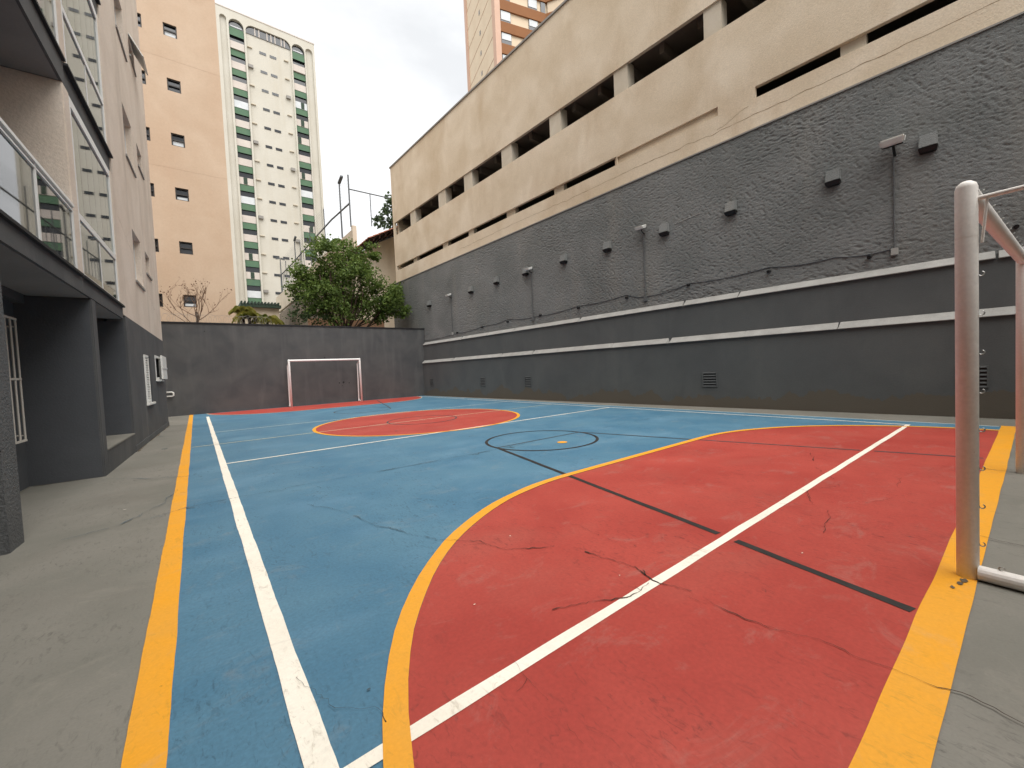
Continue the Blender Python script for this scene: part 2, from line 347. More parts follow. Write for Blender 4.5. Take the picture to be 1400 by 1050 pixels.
def crack(pts, wd, m, z=.0098, seed=0, gaps=.25, jit=.03):
    """broken hairline: ragged dark ribbon following the given ground points, with side branches"""
    b = MB(); r = random.Random(seed); P = [Vector((*p, 0)) for p in pts]; Q = []
    for i in range(len(P) - 1):
        n = max(2, int((P[i + 1] - P[i]).length / .022))
        for k in range(n): Q.append(P[i].lerp(P[i + 1], k / n))
    Q.append(P[-1])
    Q = [q + Vector((noise.noise(Vector((q.x * 5, q.y * 5, seed))), noise.noise(Vector((q.x * 5, q.y * 5, seed + 5))), 0)) * jit + Vector((r.uniform(-1, 1), r.uniform(-1, 1), 0)) * (.006 + .08 * jit) for q in Q]
    def rib(A):
        for i in range(len(A) - 1):
            g_ = noise.noise(Vector((A[i].x * 2.3, A[i].y * 2.3, seed + 20))) + .35 * noise.noise(Vector((A[i].x * 14, A[i].y * 14, seed + 20)))
            if g_ > .42 - gaps: continue
            t = A[i + 1] - A[i]
            if t.length < 1e-5: continue
            n = Vector((-t.y, t.x, 0)).normalized(); f = lambda q: wd * (.12 + 1.3 * max(0, noise.noise(q * 4 + Vector((seed, 0, 0)))) + .35 * abs(noise.noise(q * 31)))
            w0, w1 = f(A[i]), f(A[i + 1])
            b.quad(*[(v.x, v.y, z) for v in (A[i] + n * w0, A[i] - n * w0, A[i + 1] - n * w1, A[i + 1] + n * w1)])
    rib(Q)
    for _ in range(max(1, len(Q) // 30)):
        q = Q[r.randrange(len(Q))]; an = r.uniform(0, 6.28); L = [q]
        for k in range(r.randint(4, 9)):
            an += r.uniform(-.7, .7); L.append(L[-1] + Vector((math.cos(an), math.sin(an), 0)) * .016)
        rib(L)
    if b.f: return b.build('crack', m, court, recalc=True)
crack([(-.95, 4.95), (-.41, 5.08), (-.15, 5.24), (.32, 5.25), (.97, 5.26), (1.81, 5.2), (3.65, 5.15), (4.4, 5.2)], .011, JOINT, seed=1, gaps=.05, jit=.02)
crack([(4.4, 5.2), (6.5, 5.24), (9.5, 5.3)], .007, JOINT, seed=2, gaps=.3, jit=.03)
crack([(1.35, 2.71), (1.56, 2.48), (1.62, 2.23), (1.89, 2.05)], .006, CRACK, seed=3, gaps=.1)
crack([(1.98, 1.86), (2.02, 1.69), (2.05, 1.49), (1.98, 1.33), (2.02, 1.21), (2.04, 1.13)], .007, CRACK, seed=4, gaps=.0)
crack([(1.38, 1.5), (1.51, 1.47), (1.65, 1.39), (1.76, 1.33), (1.97, 1.34)], .006, CRACK, seed=5, gaps=.12)
crack([(2.02, 1.05), (2.01, .92), (2.0, .83), (2.04, .68), (2.08, .55), (2.06, .43), (2.08, .31), (2.09, .2), (2.1, .13), (2.06, 0), (2.1, -.5)], .0035, CRACK, seed=6, gaps=-.3, jit=.02)
crack([(1.0, 1.37), (.97, 1.16), (.94, .91)], .002, CRACK, seed=7, gaps=.1, jit=.01)
crack([(.8, 4.43), (1.01, 3.92), (1.13, 3.32), (1.35, 2.71)], .005, JOINT, seed=8, gaps=.15)
crack([(1.0, 5.2), (1.1, 4.7), (.8, 4.3)], .004, JOINT, seed=9, gaps=.2)
crack([(-1.04, 7.79), (-.6, 7.31), (-.15, 6.98), (.2, 6.9)], .006, JOINT, seed=10, gaps=.1)
crack([(-.6, 5.1), (-.35, 5.6), (-.25, 6.2)], .006, JOINT, seed=11, gaps=.1)
crack([(4.01, 1.15), (4.4, 1.3), (4.75, 1.12), (5.35, 1.49), (6.13, 1.75)], .006, CRACK, seed=12, gaps=.2)
crack([(3.4, .9), (3.9, 1.0), (4.6, .75), (5.4, .8)], .004, CRACK, seed=13, gaps=.3)
crack([(4.03, .25), (3.99, .1), (3.95, -.3), (4.1, -1)], .005, CRACK, seed=14, gaps=.1)
crack([(6.33, .4), (6.3, .07), (6.25, -.6)], .009, CRACK, seed=15, gaps=-.2, jit=.01)
crack([(2.1, 2.4), (2.3, 2.2), (2.25, 1.95)], .004, CRACK, seed=16, gaps=.2)
crack([(.25, 1.9), (.35, 1.6), (.47, 1.5)], .0025, CRACK, seed=18, gaps=.1)
crack([(2.4, 7.4), (2.9, 7.0), (3.6, 6.9), (4.6, 6.3)], .005, JOINT, seed=19, gaps=.25)
# small litter and chips lying on the paint, and dirt by the goal foot
for (x, y, r_, m_) in ((1.1, 1.83, .006, WHITE), (1.78, 2.4, .007, WHITE), (-.64, 5.65, .012, WHITE), (1.9, 1.5, .005, WHITE), (2.95, .9, .007, WHITE),
                       (-.55, 10.4, .05, JOINT), (-.75, 13.0, .05, JOINT), (.47, 1.62, .008, JOINT), (3.4, 8.6, .04, JOINT), (3.13, .245, .022, DIRT), (3.18, .235, .028, DIRT), (3.05, .265, .016, DIRT)):
    P_ = [(x + r_ * (1 + .75 * noise.noise(Vector((math.cos(a_) * 2, math.sin(a_) * 2, x * 9)))) * math.cos(a_), y + .5 * r_ * (1 + .75 * noise.noise(Vector((math.cos(a_) * 2, math.sin(a_) * 2, y * 9)))) * math.sin(a_)) for a_ in [6.2832 * i / 18 for i in range(18)]]
    sheet('stain', P_, .0195, m_, court)

def dirt_strip(p, q, side, wd, seed):
    p, q = Vector(p), Vector(q); t = q - p; n = int(t.length / .08); nr = Vector((-t.y, t.x)).normalized() * side; A = []; B = []
    for i in range(n + 1):
        c = p + t * i / n; A.append(tuple(c)); B.append(tuple(c + nr * wd * max(.05, .45 + 1.3 * noise.noise(Vector((c.x * 1.3, c.y * 1.3, seed))) + .5 * noise.noise(Vector((c.x * 7, c.y * 7, seed))))))
    band('dirt_line', A, B, .0085, DIRT, ground)
dirt_strip((11.0, .0), (9.93, 20.68), 1, .06, 3)
dirt_strip((9.9, 20.69), (-.8, 20.69), 1, .05, 5)
dirt_strip((-.96, 10.5), (-.72, 16.3), -1, .05, 7)
dirt_strip((-1.82, 5.2), (-1.78, 8.0), -1, .09, 9)
dirt_strip((-1.75, 8.03), (-1.08, 8.03), -1, .04, 11)
# ================================================================== RIGHT: RETAINING WALL AND GARAGE
RZ = math.atan(.052)
RW = empty('retaining_wall', (11.0, 0, 0), RZ, 'long charcoal stucco retaining wall with two pale sloped ledges, right of the court', 'wall')
fr = lambda a, z, d: (d, a, z)
def sc(d, Y=None, Z=None):
    k = 1 + d / 11.0
    return Y * k if Z is None else 1.25 + (Z - 1.25) * k
MB().fbox(fr, -7, 20.9, -.3, 1.78, 0, .6).build('lower_tier', DARKP, RW)
MB().fbox(fr, -7, 20.9, 1.781, 2.78, .10, .6).build('middle_tier', DARKP, RW)
def stucco_wall(a0, a1, z0, z1, d0, step):
    na, nz = int((a1 - a0) / step), int((z1 - z0) / step / .8); N3 = noise.noise; V = []; F = []
    for j in range(nz + 1):
        z = z0 + (z1 - z0) * j / nz
        for i in range(na + 1):
            a = a0 + (a1 - a0) * i / na
            wx = N3(Vector((a * .55, z * .55, 1.3))); wz = N3(Vector((a * .5, z * .5, 7.7)))
            p = Vector((a * 12.0 + wz * 3.0, z * 29.0 + wx * 7.5, 1.5 * wx))
            q_ = Vector((a * 15.0 - z * 10.0, z * 25.0 + a * 9.0 + wz * 4, 5.1))
            m_ = .5 + .5 * math.tanh(wx * 5)
            h = N3(p) * m_ + N3(q_) * (1 - m_); h = (.55 - 1.7 * abs(h)) * .6 + h * .7 + N3(Vector((a * 30 + z * 6, z * 40, 4))) * .4 * (.4 + abs(wz) * 2)
            V.append((d0 - max(-.5, min(.8, h)) * (.019 + .007 * wz), a, z))
    for j in range(nz):
        for i in range(na):
            k = j * (na + 1) + i; F.append((k, k + na + 1, k + na + 2, k + 1))
    b = MB(); b.v, b.f = V, F
    return b.build('upper_tier', STUCCO, RW, recalc=False, smooth=True)
stucco_wall(-1.0, 24.4, 2.781, 6.741, .20, .0215)
MB().fbox(fr, -7, 24.4, 2.7815, 6.7405, .216, .6).build('wall_core', STUCCO, RW)
MB().fbox(fr, 20.9, 24.4, -.3, 2.779, .20, .6).build('lower_tier', STUCCO, RW)
MB().fbox(fr, -7, 24.4, 6.742, 6.775, .17, .42).build('wall_flashing', TRIM, RW)
def coping(z, d0, d1, joints, seed):
    r = random.Random(seed)
    for a, b in zip(joints[:-1], joints[1:]):
        a2, b2 = a + .012, b - .012; dz = r.uniform(-.003, .003); sh = r.uniform(-.05, .05)
        # profile: front lip, sloped weathering face, back
        P = [(-.05, z), (-.05, z + .012), (d1 - d0 + .0, z + .155), (d1 - d0, z), ]
        m = MB(); n = len(P); lo = [(d0 + x, a2 + (sh if k in (1, 2) else 0), zz + dz) for k, (x, zz) in enumerate(P)]; hi = [(d0 + x, b2 + (sh if k in (1, 2) else 0), zz + dz) for k, (x, zz) in enumerate(P)]
        for k in range(n): m.quad(lo[k], lo[(k + 1) % n], hi[(k + 1) % n], hi[k])
        m.quad(*lo[::-1]); m.quad(*hi); m.build('coping_piece', COPING, RW, bevel=.003)
coping(1.775, -.0, .099, [-7, -5, -3, -1.1, .75, 2.6, 4.45, 6.4, 8.3, 10.1, 12.0, 13.9, 15.8, 17.7, 19.4, 20.9], 4)
coping(2.775, .10, .199, [-7, -5.4, -3.4, -1.6, .4, 2.9, 4.6, 6.0, 7.9, 9.7, 11.4, 13.2, 15.0, 17.0, 18.9, 20.9], 5)
MB().box(-14.5, .199, -3.5, -3.1, -.3, 5.0).build('added_shade_wall', STUCCO, RW)  # unseen wall added behind the camera to shade the near court
# louvred vents in the lower tier
for a in (.69, 5.29, 8.75 if False else 12.31, 15.29, 19.85):
    ve = MB().fbox(fr, a - .17, a + .17, .55, .92, -.003, .0).build('vent', BLKPL, RW)
    for k in range(6): MB().hexa([fr(a - .19, .545 + k * .07, -.022), fr(a + .19, .545 + k * .07, -.022), fr(a + .19, .545 + k * .07, -.004), fr(a - .19, .545 + k * .07, -.004),
                                  fr(a - .19, .575 + k * .07, -.010), fr(a + .19, .575 + k * .07, -.010), fr(a + .19, .575 + k * .07, -.004), fr(a - .19, .575 + k * .07, -.004)]).build('slat', DARKP, ve)
    for s in (-1, 1): MB().fbox(fr, a + s * .18 - .012, a + s * .18 + .012, .54, .93, -.024, -.003).build('vent_edge', DARKP, ve)
# weep pipes poking out above the upper ledge
for Y, Z in ((15.09, 3.17), (13.33, 3.2), (11.42, 3.22), (9.58, 3.23), (7.68, 3.27), (5.76, 3.3), (3.84, 3.26), (2.05, 3.17), (.19, 3.24), (17.1, 3.12)):
    y, z = sc(.2, Y), sc(.2, Z=Z)
    MB().tube([(.22, y, z + .01), (.1, y, z - .015)], .035, 10).build('weep_pipe', BLKPL, RW)

def world_r(d, a, z):      # wall-local to world
    c, s = math.cos(RZ), math.sin(RZ); return (11.0 + d * c - a * s, d * s + a * c, z)

# box lamps on the wall
lampY = [(19.58, 4.88), (15.78, 4.94), (13.92, 5.0), (12.11, 5.0), (10.15, 5.02), (8.31, 4.98), (6.39, 4.96), (4.63, 4.98), (2.61, 4.96), (1.21, 5.06)]
lampL = ['charcoal box wall lamp nearest the tree, farthest along the grey wall', 'charcoal box wall lamp, second from the tree end of the grey wall', 'charcoal box wall lamp, third from the tree end of the grey wall',
         'charcoal box wall lamp beside the second farthest floodlight, fourth from the tree end', 'charcoal box wall lamp, fifth from the tree end of the grey wall', 'charcoal box wall lamp, fifth from the near end of the grey wall',
         'charcoal box wall lamp just right of the small floodlight, mid wall', 'charcoal box wall lamp, third from the near end of the grey wall', 'charcoal box wall lamp, second from the near end of the grey wall',
         'charcoal box wall lamp nearest the camera, beside the large white floodlight']
proto = None
for (Y, Z), lb in zip(lampY, lampL):
    loc = world_r(.2, sc(.2, Y), sc(.2, Z=Z))
    if proto is None:
        o = empty('wall_lamp', loc, RZ, lb, 'wall lamp', 'box lamps along the grey wall'); proto = o
        m = MB().hexa([(-.16, -.13, -.10), (0, -.13, -.10), (0, .13, -.10), (-.16, .13, -.10), (-.11, -.12, .15), (0, -.12, .15), (0, .12, .15), (-.11, .12, .15)])
        m.build('housing', STUCCO, o, bevel=.012)
        MB().hexa([(-.12, -.11, -.18), (-.01, -.11, -.18), (-.01, .11, -.18), (-.12, .11, -.18), (-.17, -.135, -.101), (-.002, -.135, -.101), (-.002, .135, -.101), (-.17, .135, -.101)]).build('lamp_glass', BLKPL, o, bevel=.01)
    else:
        o = copy_tree(proto); o.location = loc; tag(o, lb)
# floodlights with conduit
for (Y, Z, zb, s, lb) in ((17.51, 4.96, 3.12, .8, 'small white floodlight on conduit closest to the tree'), (11.82, 5.0, 3.14, .8, 'small dark-sided floodlight on thin conduit, second farthest on the grey wall'),
                          (7.04, 5.16, 3.14, .9, 'pale floodlight on conduit at the middle of the grey wall'), (1.66, 5.2, 3.2, 1.25, 'large white floodlight on conduit beside the near wall lamp')):
    y, z, zb = sc(.2, Y), sc(.2, Z=Z), sc(.2, Z=zb)
    o = empty('floodlight', world_r(.2, y, z), RZ, lb, 'floodlight', 'floodlights on the grey wall')
    hw, hd = .15 * s, .17 * s
    m = MB(); c = math.cos(.35); q = math.sin(.35)
    def T(x, yy, zz): return (-.22 * s + x * c - zz * q, yy, zz * c + x * q + .02)
    m.hexa([T(-hd * .8, -hw * .9, -.06 * s), T(hd * .7, -hw * .8, -.07 * s), T(hd * .7, hw * .8, -.07 * s), T(-hd * .8, hw * .9, -.06 * s), T(-hd, -hw, .05 * s), T(hd, -hw * .9, .045 * s), T(hd, hw * .9, .045 * s), T(-hd, hw, .05 * s)])
    m.build('housing', WPLAST, o, bevel=.02 * s)
    m = MB(); m.hexa([T(-hd * .7, -hw * .8, -.075 * s), T(hd * .55, -hw * .7, -.085 * s), T(hd * .55, hw * .7, -.085 * s), T(-hd * .7, hw * .8, -.075 * s), T(-hd * .7, -hw * .8, -.061 * s), T(hd * .55, -hw * .7, -.071 * s), T(hd * .55, hw * .7, -.071 * s), T(-hd * .7, hw * .8, -.061 * s)]).build('lamp_glass', BLKPL, o)
    MB().tube([(-.2 * s, 0, -.06 * s), (-.1, 0, -.13 * s), (-.005, 0, -.14 * s)], .018 * s, 8).build('bracket', BLKPL, o)
    MB().tube([(-.03, .02, -.14 * s), (-.03, .02, zb - z + .06)], .014, 8).build('conduit', DARKL, o)
    MB().box(-.06, -.002, -.035, .075, zb - z - .08, zb - z + .06).build('junction_box', COPING if s > 1 or Y > 15 else DARKL, o, bevel=.008)
# cable strung along the wall
pts = []
kn = [(20.4, 3.0), (17.4, 3.08), (15.0, 3.2), (13.3, 3.3), (11.8, 3.2), (9.6, 3.3), (7.7, 3.36), (7.0, 3.2), (5.76, 3.34), (3.84, 3.36), (2.6, 3.3), (1.66, 3.26)]
for (a, za), (b, zb) in zip(kn[:-1], kn[1:]):
    for k in range(8):
        t = k / 8; pts.append(world_r(.185, sc(.2, a + (b - a) * t), sc(.2, Z=za + (zb - za) * t - .05 * math.sin(math.pi * t))))
pts.append(world_r(.185, sc(.2, kn[-1][0]), sc(.2, Z=kn[-1][1])))
tag(MB().tube(pts, .009, 6).build('cable', GRAPH, smooth=True), 'thin black cable sagging along the grey wall above the upper ledge', 'cable')
# thin pipe by the wall lamps
tag(MB().tube([world_r(.19, sc(.2, 6.1), 5.1), world_r(.19, sc(.2, 5.4), 5.18)], .008, 6).build('wire', COPING), 'short pale wire leading away from the mid wall lamp', 'wire')

# ---- parking garage above
G = empty('parking_garage', (11.0, 0, 0), RZ, 'cream concrete parking garage with open slots rising above the grey wall', 'building')
gd = .27; fg = lambda a, z, d: (gd + d, a, z)
k_ = 1 + gd / 11; gz = lambda Z: 1.25 + (Z - 1.25) * k_; gy = lambda Y: Y * k_
Z1a, Z1b, Z2a, Z2b, ZT = gz(7.36), gz(7.62), gz(9.40), gz(10.15), gz(13.38)
Y0, Y1 = -12.0, gy(23.4)
cols2 = [(20.74, 21.32), (17.65, 18.31), (15.42, 16.05), (12.73, 13.35), (10.13, 10.65), (7.45, 7.93), (4.78, 5.21), (1.9, 2.35), (-1.0, -.5), (-4, -3.5), (-7, -6.5)]
e2 = [23.22] + [v for c in cols2 for v in (c[1], c[0])] + [-11.5]
holes2 = [(gy(e2[i + 1]), gy(e2[i]), Z2a, Z2b) for i in range(0, len(e2), 2)]
holes1 = [(gy(a), gy(b), Z1a, Z1b) for a, b in ((7.9, 23.2), (-.9, 4.05), (-5, -1.3))]
MB().wall(fg, Y0, Y1, 5.6, (Z1b + Z2a) / 2, holes1 + [(gy(4.9), gy(7.88), Z1a + .01, Z1b - .03)], .11).build('lower_band', CREAM, G)
MB().fbox(fg, gy(4.8), gy(8.0), Z1a - .05, Z1b + .05, .07, .2).build('blocked_opening', CREAM, G)
full2 = (gy(-11.5), gy(23.22), Z2a, Z2b)
MB().wall(fg, Y0, Y1, (Z1b + Z2a) / 2 + .0005, ZT, [full2], .11).build('upper_band', CREAM, G)
for a, b in cols2: MB().fbox(fg, gy(a), gy(b), Z2a - .1, Z2b + .1, .05, .42).build('column', CREAM2, G)
for a, b in ((20.9, 21.33), (17.73, 18.21), (15.57, 15.97), (12.73, 13.26), (10.16, 10.61), (2.07, 2.48)):
    MB().fbox(fg, gy(a), gy(b), Z1a - .05, Z1b + .05, .113, .30).build('column', CREAM2, G)
MB().fbox(fg, Y0 - .05, Y1 + .05, ZT + .001, ZT + .07, -.05, .35).build('roof_flashing', TRIM, G)
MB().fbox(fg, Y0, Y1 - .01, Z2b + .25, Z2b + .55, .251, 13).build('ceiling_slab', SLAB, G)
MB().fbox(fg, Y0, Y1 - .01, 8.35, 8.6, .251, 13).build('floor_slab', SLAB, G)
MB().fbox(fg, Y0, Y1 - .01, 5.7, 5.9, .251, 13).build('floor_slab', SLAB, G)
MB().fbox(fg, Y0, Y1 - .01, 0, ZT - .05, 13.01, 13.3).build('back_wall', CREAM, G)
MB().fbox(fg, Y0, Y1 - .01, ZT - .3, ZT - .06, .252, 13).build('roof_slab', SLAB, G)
for y in (Y0, Y1 - .25): MB().fbox(fg, y, y + .25, 0, ZT - .002, .2505, 13).build('end_wall', CREAM, G)
y = gy(-11)
while y < gy(23):
    MB().fbox(fg, y, y + .14, Z2b - .05, Z2b + .249, .45, 12.9).build('ceiling_beam', SLAB, G); y += 1.12
pp = [(gd + 1.4 + .2 * math.sin(t), gy(11.9) + 1.0 * t, 9.55 + .75 * t * t * (3 - 2 * t)) for t in [i / 10 for i in range(11)]]
MB().tube(pp, .05, 8).build('drain_pipe', BLKPL, G)
for t0 in (gy(14.2), gy(8.9), gy(6.2)): MB().tube([(gd + 1.2, t0, 10.25), (gd + 6, t0 + .8, 10.25)], .06, 8).build('drain_pipe', SLAB, G)
# wandering crack on the lower band
def fcrack(parent, fn, pts, wd, m, seed, d=-.0025):
    b = MB(); Q = []
    for i in range(len(pts) - 1):
        n = max(2, int(math.hypot(pts[i + 1][0] - pts[i][0], pts[i + 1][1] - pts[i][1]) / .06))
        for k in range(n): Q.append((pts[i][0] + (pts[i + 1][0] - pts[i][0]) * k / n, pts[i][1] + (pts[i + 1][1] - pts[i][1]) * k / n))
    Q = [(a + .02 * noise.noise(Vector((a * 5, z, seed))), z + .05 * noise.noise(Vector((a * 3, 2, seed))) + .012 * noise.noise(Vector((a * 19, 2, seed)))) for a, z in Q]
    for (a, z), (a2, z2) in zip(Q[:-1], Q[1:]):
        w0 = wd * (.4 + abs(noise.noise(Vector((a * 4, z, 3))))); w1 = wd * (.4 + abs(noise.noise(Vector((a2 * 4, z2, 3)))))
        b.quad(fn(a, z - w0, d), fn(a2, z2 - w1, d), fn(a2, z2 + w1, d), fn(a, z + w0, d))
    return b.build('crack', m, parent)
CRK2 = mat('cream_crack', H('#7c6548'), .95)
fcrack(G, fg, [(-1, 7.2), (1.2, 7.16), (3.0, 7.14), (5, 7.12), (7.5, 7.16), (10, 7.12), (13, 7.15), (17, 7.1)], .007, CRK2, 2)
fcrack(G, fg, [(4.3, 7.4), (4.7, 7.28), (5.1, 7.15)], .006, CRK2, 3)
for a in (8.6, 14.0, 19.0): fcrack(G, fg, [(a, 10.5), (a + .08, 11.6), (a - .05, 13.3)], .003, CRK2, a)
for a in (3.2, 9.3, 15.2): fcrack(G, fg, [(a, 7.9), (a + .1, 8.6), (a - .03, 9.4)], .003, CRK2, a)

# ================================================================== FAR WALL
FW = empty('boundary_wall', (4.5, 20.7, 0), 0, 'charcoal painted boundary wall behind the far goal', 'wall')
fw = lambda a, z, d: (a - 4.5, d, z)
MB().fbox(fw, -3.2, 10.1, -.3, 3.64, 0, .2).build('wall_face', DARK, FW)
MB().fbox(fw, -3.2, 10.14, 3.642, 3.70, -.03, .23).build('coping', DRIP, FW)
MB().fbox(fw, -3.2, 9.8, -.2, .30, -.02, -.001).build('skirting', DARK, FW, bevel=.006)
for (x, z, r_) in ((5.7, .98, .05), (5.5, .97, .03), (5.95, .93, .025), (5.62, .82, .02), (.4, 3.35, .02), (4.9, 2.2, .03)):
    m = MB(); P = wob(arcpts(x, z, r_, 0, 360, 12)[:-1], r_ * .8, x); m.quad(*[fw(a, zz, -.003) for a, zz in P]); m.build('chipped_patch', DRIP, FW)
tag(MB().tube([(-.95, 20.64, .95), (-.75, 20.6, .95), (-.70, 20.58, .92), (-.70, 20.58, .82), (-.75, 20.6, .79), (-.95, 20.64, .79)], .028, 8).build('pipe_loop', WPLAST, smooth=True), 'white pipe loop on the far wall beside the left building corner', 'pipe')

# ================================================================== GOALS
def make_goal(name, label, A, B, h, r, depth_dir, depth, m, hooks, back_upright):
    A, B = Vector((*A, 0)), Vector((*B, 0)); mid = (A + B) / 2; o = empty(name, mid, 0, label, 'goal')
    A, B = A - mid, B - mid; ax = (B - A).normalized(); bk = Vector((-ax.y, ax.x, 0)) * depth_dir
    up = Vector((0, 0, 1))
    for P in (A, B):
        rings = [P, P + up * (h - .035), P + up * (h - .015), P + up * h]
        MB().tube(rings, [r, r, r * .86, r * .45], 20).build('post', m, o, smooth=False)
    for ob in [c for c in o.children]:
        ob.data.polygons.foreach_set('use_smooth', [len(p.vertices) == 4 for p in ob.data.polygons])
    cz = h - r * 1.25
    cb = MB().tube([A + up * cz + ax * r * .8, B + up * cz - ax * r * .8], r * .97, 20, False).build('crossbar', m, o, smooth=True)
    for P in (A, B):
        MB().tube([P + bk * r * .9 + up * r * .95, P + bk * depth + up * r * .95], r * .9, 16).build('base_rail', m, o, smooth=False)
        if back_upright:
            MB().tube([P + bk * depth + up * .02, P + bk * depth * .8 + up * (h * .88)], r * .62, 10).build('back_stay', m, o)
            MB().tube([P + bk * depth * .8 + up * (h * .88), P + up * (h - .08)], r * .4, 10).build('top_stay', m, o)
        else:
            MB().tube([P + bk * r * .9 + up * (h - .10), P + bk * depth * .55 + up * (h - .10)], r * .27, 10).build('top_stay', m, o)
            MB().tube([P + bk * depth * .55 + up * (h - .10), P + bk * depth + up * (r * 1.5)], r * .3, 10).build('back_stay', m, o)
            MB().tube([P + bk * (r + .03) + up * (h - .105), P + bk * (r + .012) + up * (h - .33)], .006, 6).build('tie_rod', m, o)
    if depth > .6: MB().tube([A + bk * depth + up * r, B + bk * depth + up * r], r * .8, 12).build('rear_rail', m, o)
    if hooks:
        def hook(c, d, t):
            n = 9; return MB().tube([c + d * (.009 + .011 * math.sin(math.pi * .1 + k / n * 4.6)) + t * (.011 * math.cos(math.pi * .1 + k / n * 4.6)) for k in range(n + 1)], .003, 5).build('net_hook', STEEL, o)
        for P in (A, B):
            z = .2
            while z < h - .3: hook(P + bk * r + up * z, bk, up); z += .205
            for k in (.12, .32, .55, .75): hook(P + bk * k + up * r * 1.85, up, bk)
        n = 14
        for k in range(1, n): hook(A.lerp(B, k / n) + up * (cz + r * .75) + bk * r * .65, (bk + up).normalized(), ax)
        for P in (A, B):   # weld seam
            MB().tube([P + up * 1.83, P + up * 1.836], r * 1.012, 20, False).build('weld_seam', m, o)
    return o
make_goal('soccer_goal', 'pinkish white steel goal with net hooks at the right, near goal line', (3.265, .225), (6.33, .075), 2.125, .043, -1, .95, GOALM, True, False)
make_goal('soccer_goal', 'small white goal standing against the far charcoal wall', (3.28, 20.12), (6.33, 20.12), 2.11, .045, 1, .45, GOALW, False, True)

# ================================================================== LEFT APARTMENT BUILDING
LZ = -math.atan(.043)
LB = empty('apartment_building', (-1.42, 0, 0), LZ, 'apartment block with charcoal ground floor, beige upper floors and glass balconies, on the left', 'building')
fl = lambda a, z, d: (-d, a, z)
# ground floor
MB().fbox(fl, 4.87, 5.17, -.2, 2.499, 0, .4).build('pillar', DARKL, LB, bevel=.01)
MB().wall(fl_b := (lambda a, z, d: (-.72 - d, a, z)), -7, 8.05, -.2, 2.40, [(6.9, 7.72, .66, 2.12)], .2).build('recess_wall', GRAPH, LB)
MB().fbox(fl, -7, 8.05, 2.39, 2.499, .62, .95).build('beam', DARK, LB)
MB().fbox(fl, 8.051, 8.28, -.2, 2.499, 0, 1.2).build('pier', DARK, LB, bevel=.012)
MB().fbox(fl, 8.281, 10.499, -.2, .34, 0, .5).build('plinth', DARK, LB)
MB().fbox(fl, 8.281, 10.499, .341, .362, -.01, .5).build('sill_slab', GREY, LB)
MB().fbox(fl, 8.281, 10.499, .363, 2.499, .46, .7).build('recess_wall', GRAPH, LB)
MB().fbox(fl, 8.047, 8.0505, 0, 2.47, .03, .72).build('dark_side_sheet', GRAPH, LB)  # thin darker grey sheet laid over this side of the pier
MB().fbox(fl, 10.492, 10.4995, .364, 2.47, .03, .455).build('dark_side_sheet', GRAPH, LB)
MB().fbox(fl, 5.2, 8.04, 2.492, 2.499, .03, .6).build('soffit', SOFF, LB)
MB().fbox(fl, 8.29, 10.28, 2.492, 2.499, .03, .45).build('soffit', SOFF, LB)
wf = MB().fbox(fl, 8.5, 9.4, .75, 2.0, .455, .459).build('window', DGLASS, LB)
MB().wall(lambda a, z, d: (-.40 - d, a, z), 8.45, 9.45, .5, 2.3, [(8.56, 9.25, .6, 2.2)], .058).build('window_frame', WPLAST, wf)
wins_g = [(12.3, 13.3, .85, 1.95), (14.2, 15.3, 1.40, 2.04)]
MB().wall(fl, 10.5, 16.3, -.2, 2.58, wins_g, .25).build('ground_floor_wall', DARK, LB)
MB().fbox(fl, 10.55, 16.25, -.2, 2.57, .3, 8).build('interior_block', DARK, LB)
MB().fbox(fl, 10.5, 16.3, -.2, .12, -.012, -.001).build('skirting', DARKL, LB)
# barred window in the recess
bw = MB().box(-.86, -.84, 6.92, 7.70, .68, 2.10).build('window', DGLASS, LB)
for k in range(6): MB().tube([(-.62, 6.93 + k * .152, .64), (-.62, 6.93 + k * .152, 2.14)], .011, 6).build('bar', BARS, bw)
for z in (.64, 1.40, 2.14): MB().box(-.63, -.61, 6.9, 7.71, z - .012, z + .012).build('bar', BARS, bw)
for z in (.7, 2.05):
    for y in (6.92, 7.70): MB().tube([(-.62, y, z), (-.73, y, z)], .01, 6).build('bar_anchor', BARS, bw)
# louvred white shutters
w1 = MB().fbox(fl, 12.31, 13.29, .86, 1.94, .17, .18).build('window', DGLASS, LB)
MB().wall(lambda a, z, d: (.03 - d, a, z), 12.3, 12.8, .85, 1.95, [(12.35, 12.75, .9, 1.9)], .04).build('shutter_frame', WPLAST, w1)
for k in range(18): MB().hexa([(.02, 12.35, .90 + k * .055), (.02, 12.75, .90 + k * .055), (.0, 12.75, .935 + k * .055), (.0, 12.35, .935 + k * .055), (.025, 12.35, .905 + k * .055), (.025, 12.75, .905 + k * .055), (.005, 12.75, .94 + k * .055), (.005, 12.35, .94 + k * .055)]).build('slat', WPLAST, w1)
MB().fbox(fl, 12.26, 13.34, .80, .849, -.05, .2).build('sill', WPLAST, w1, bevel=.006)
w2 = MB().fbox(fl, 14.21, 15.29, 1.41, 2.03, .17, .18).build('window', DGLASS, LB)
sh = MB().fbox(fl, 14.75, 15.75, 1.41, 2.06, -.10, -.06).build('open_shutter', WPLAST, w2, bevel=.006)
MB().fbox(fl, 14.74, 15.76, 1.70, 1.735, -.112, -.102).build('shutter_rail', ALU, w2)
MB().fbox(fl, 14.16, 15.34, 1.35, 1.399, -.06, .2).build('sill', WPLAST, w2, bevel=.006)
MB().wall(lambda a, z, d: (.012 - d, a, z), 14.2, 15.3, 1.40, 2.04, [(14.26, 15.24, 1.46, 1.98)], .04).build('window_frame', WPLAST, w2)
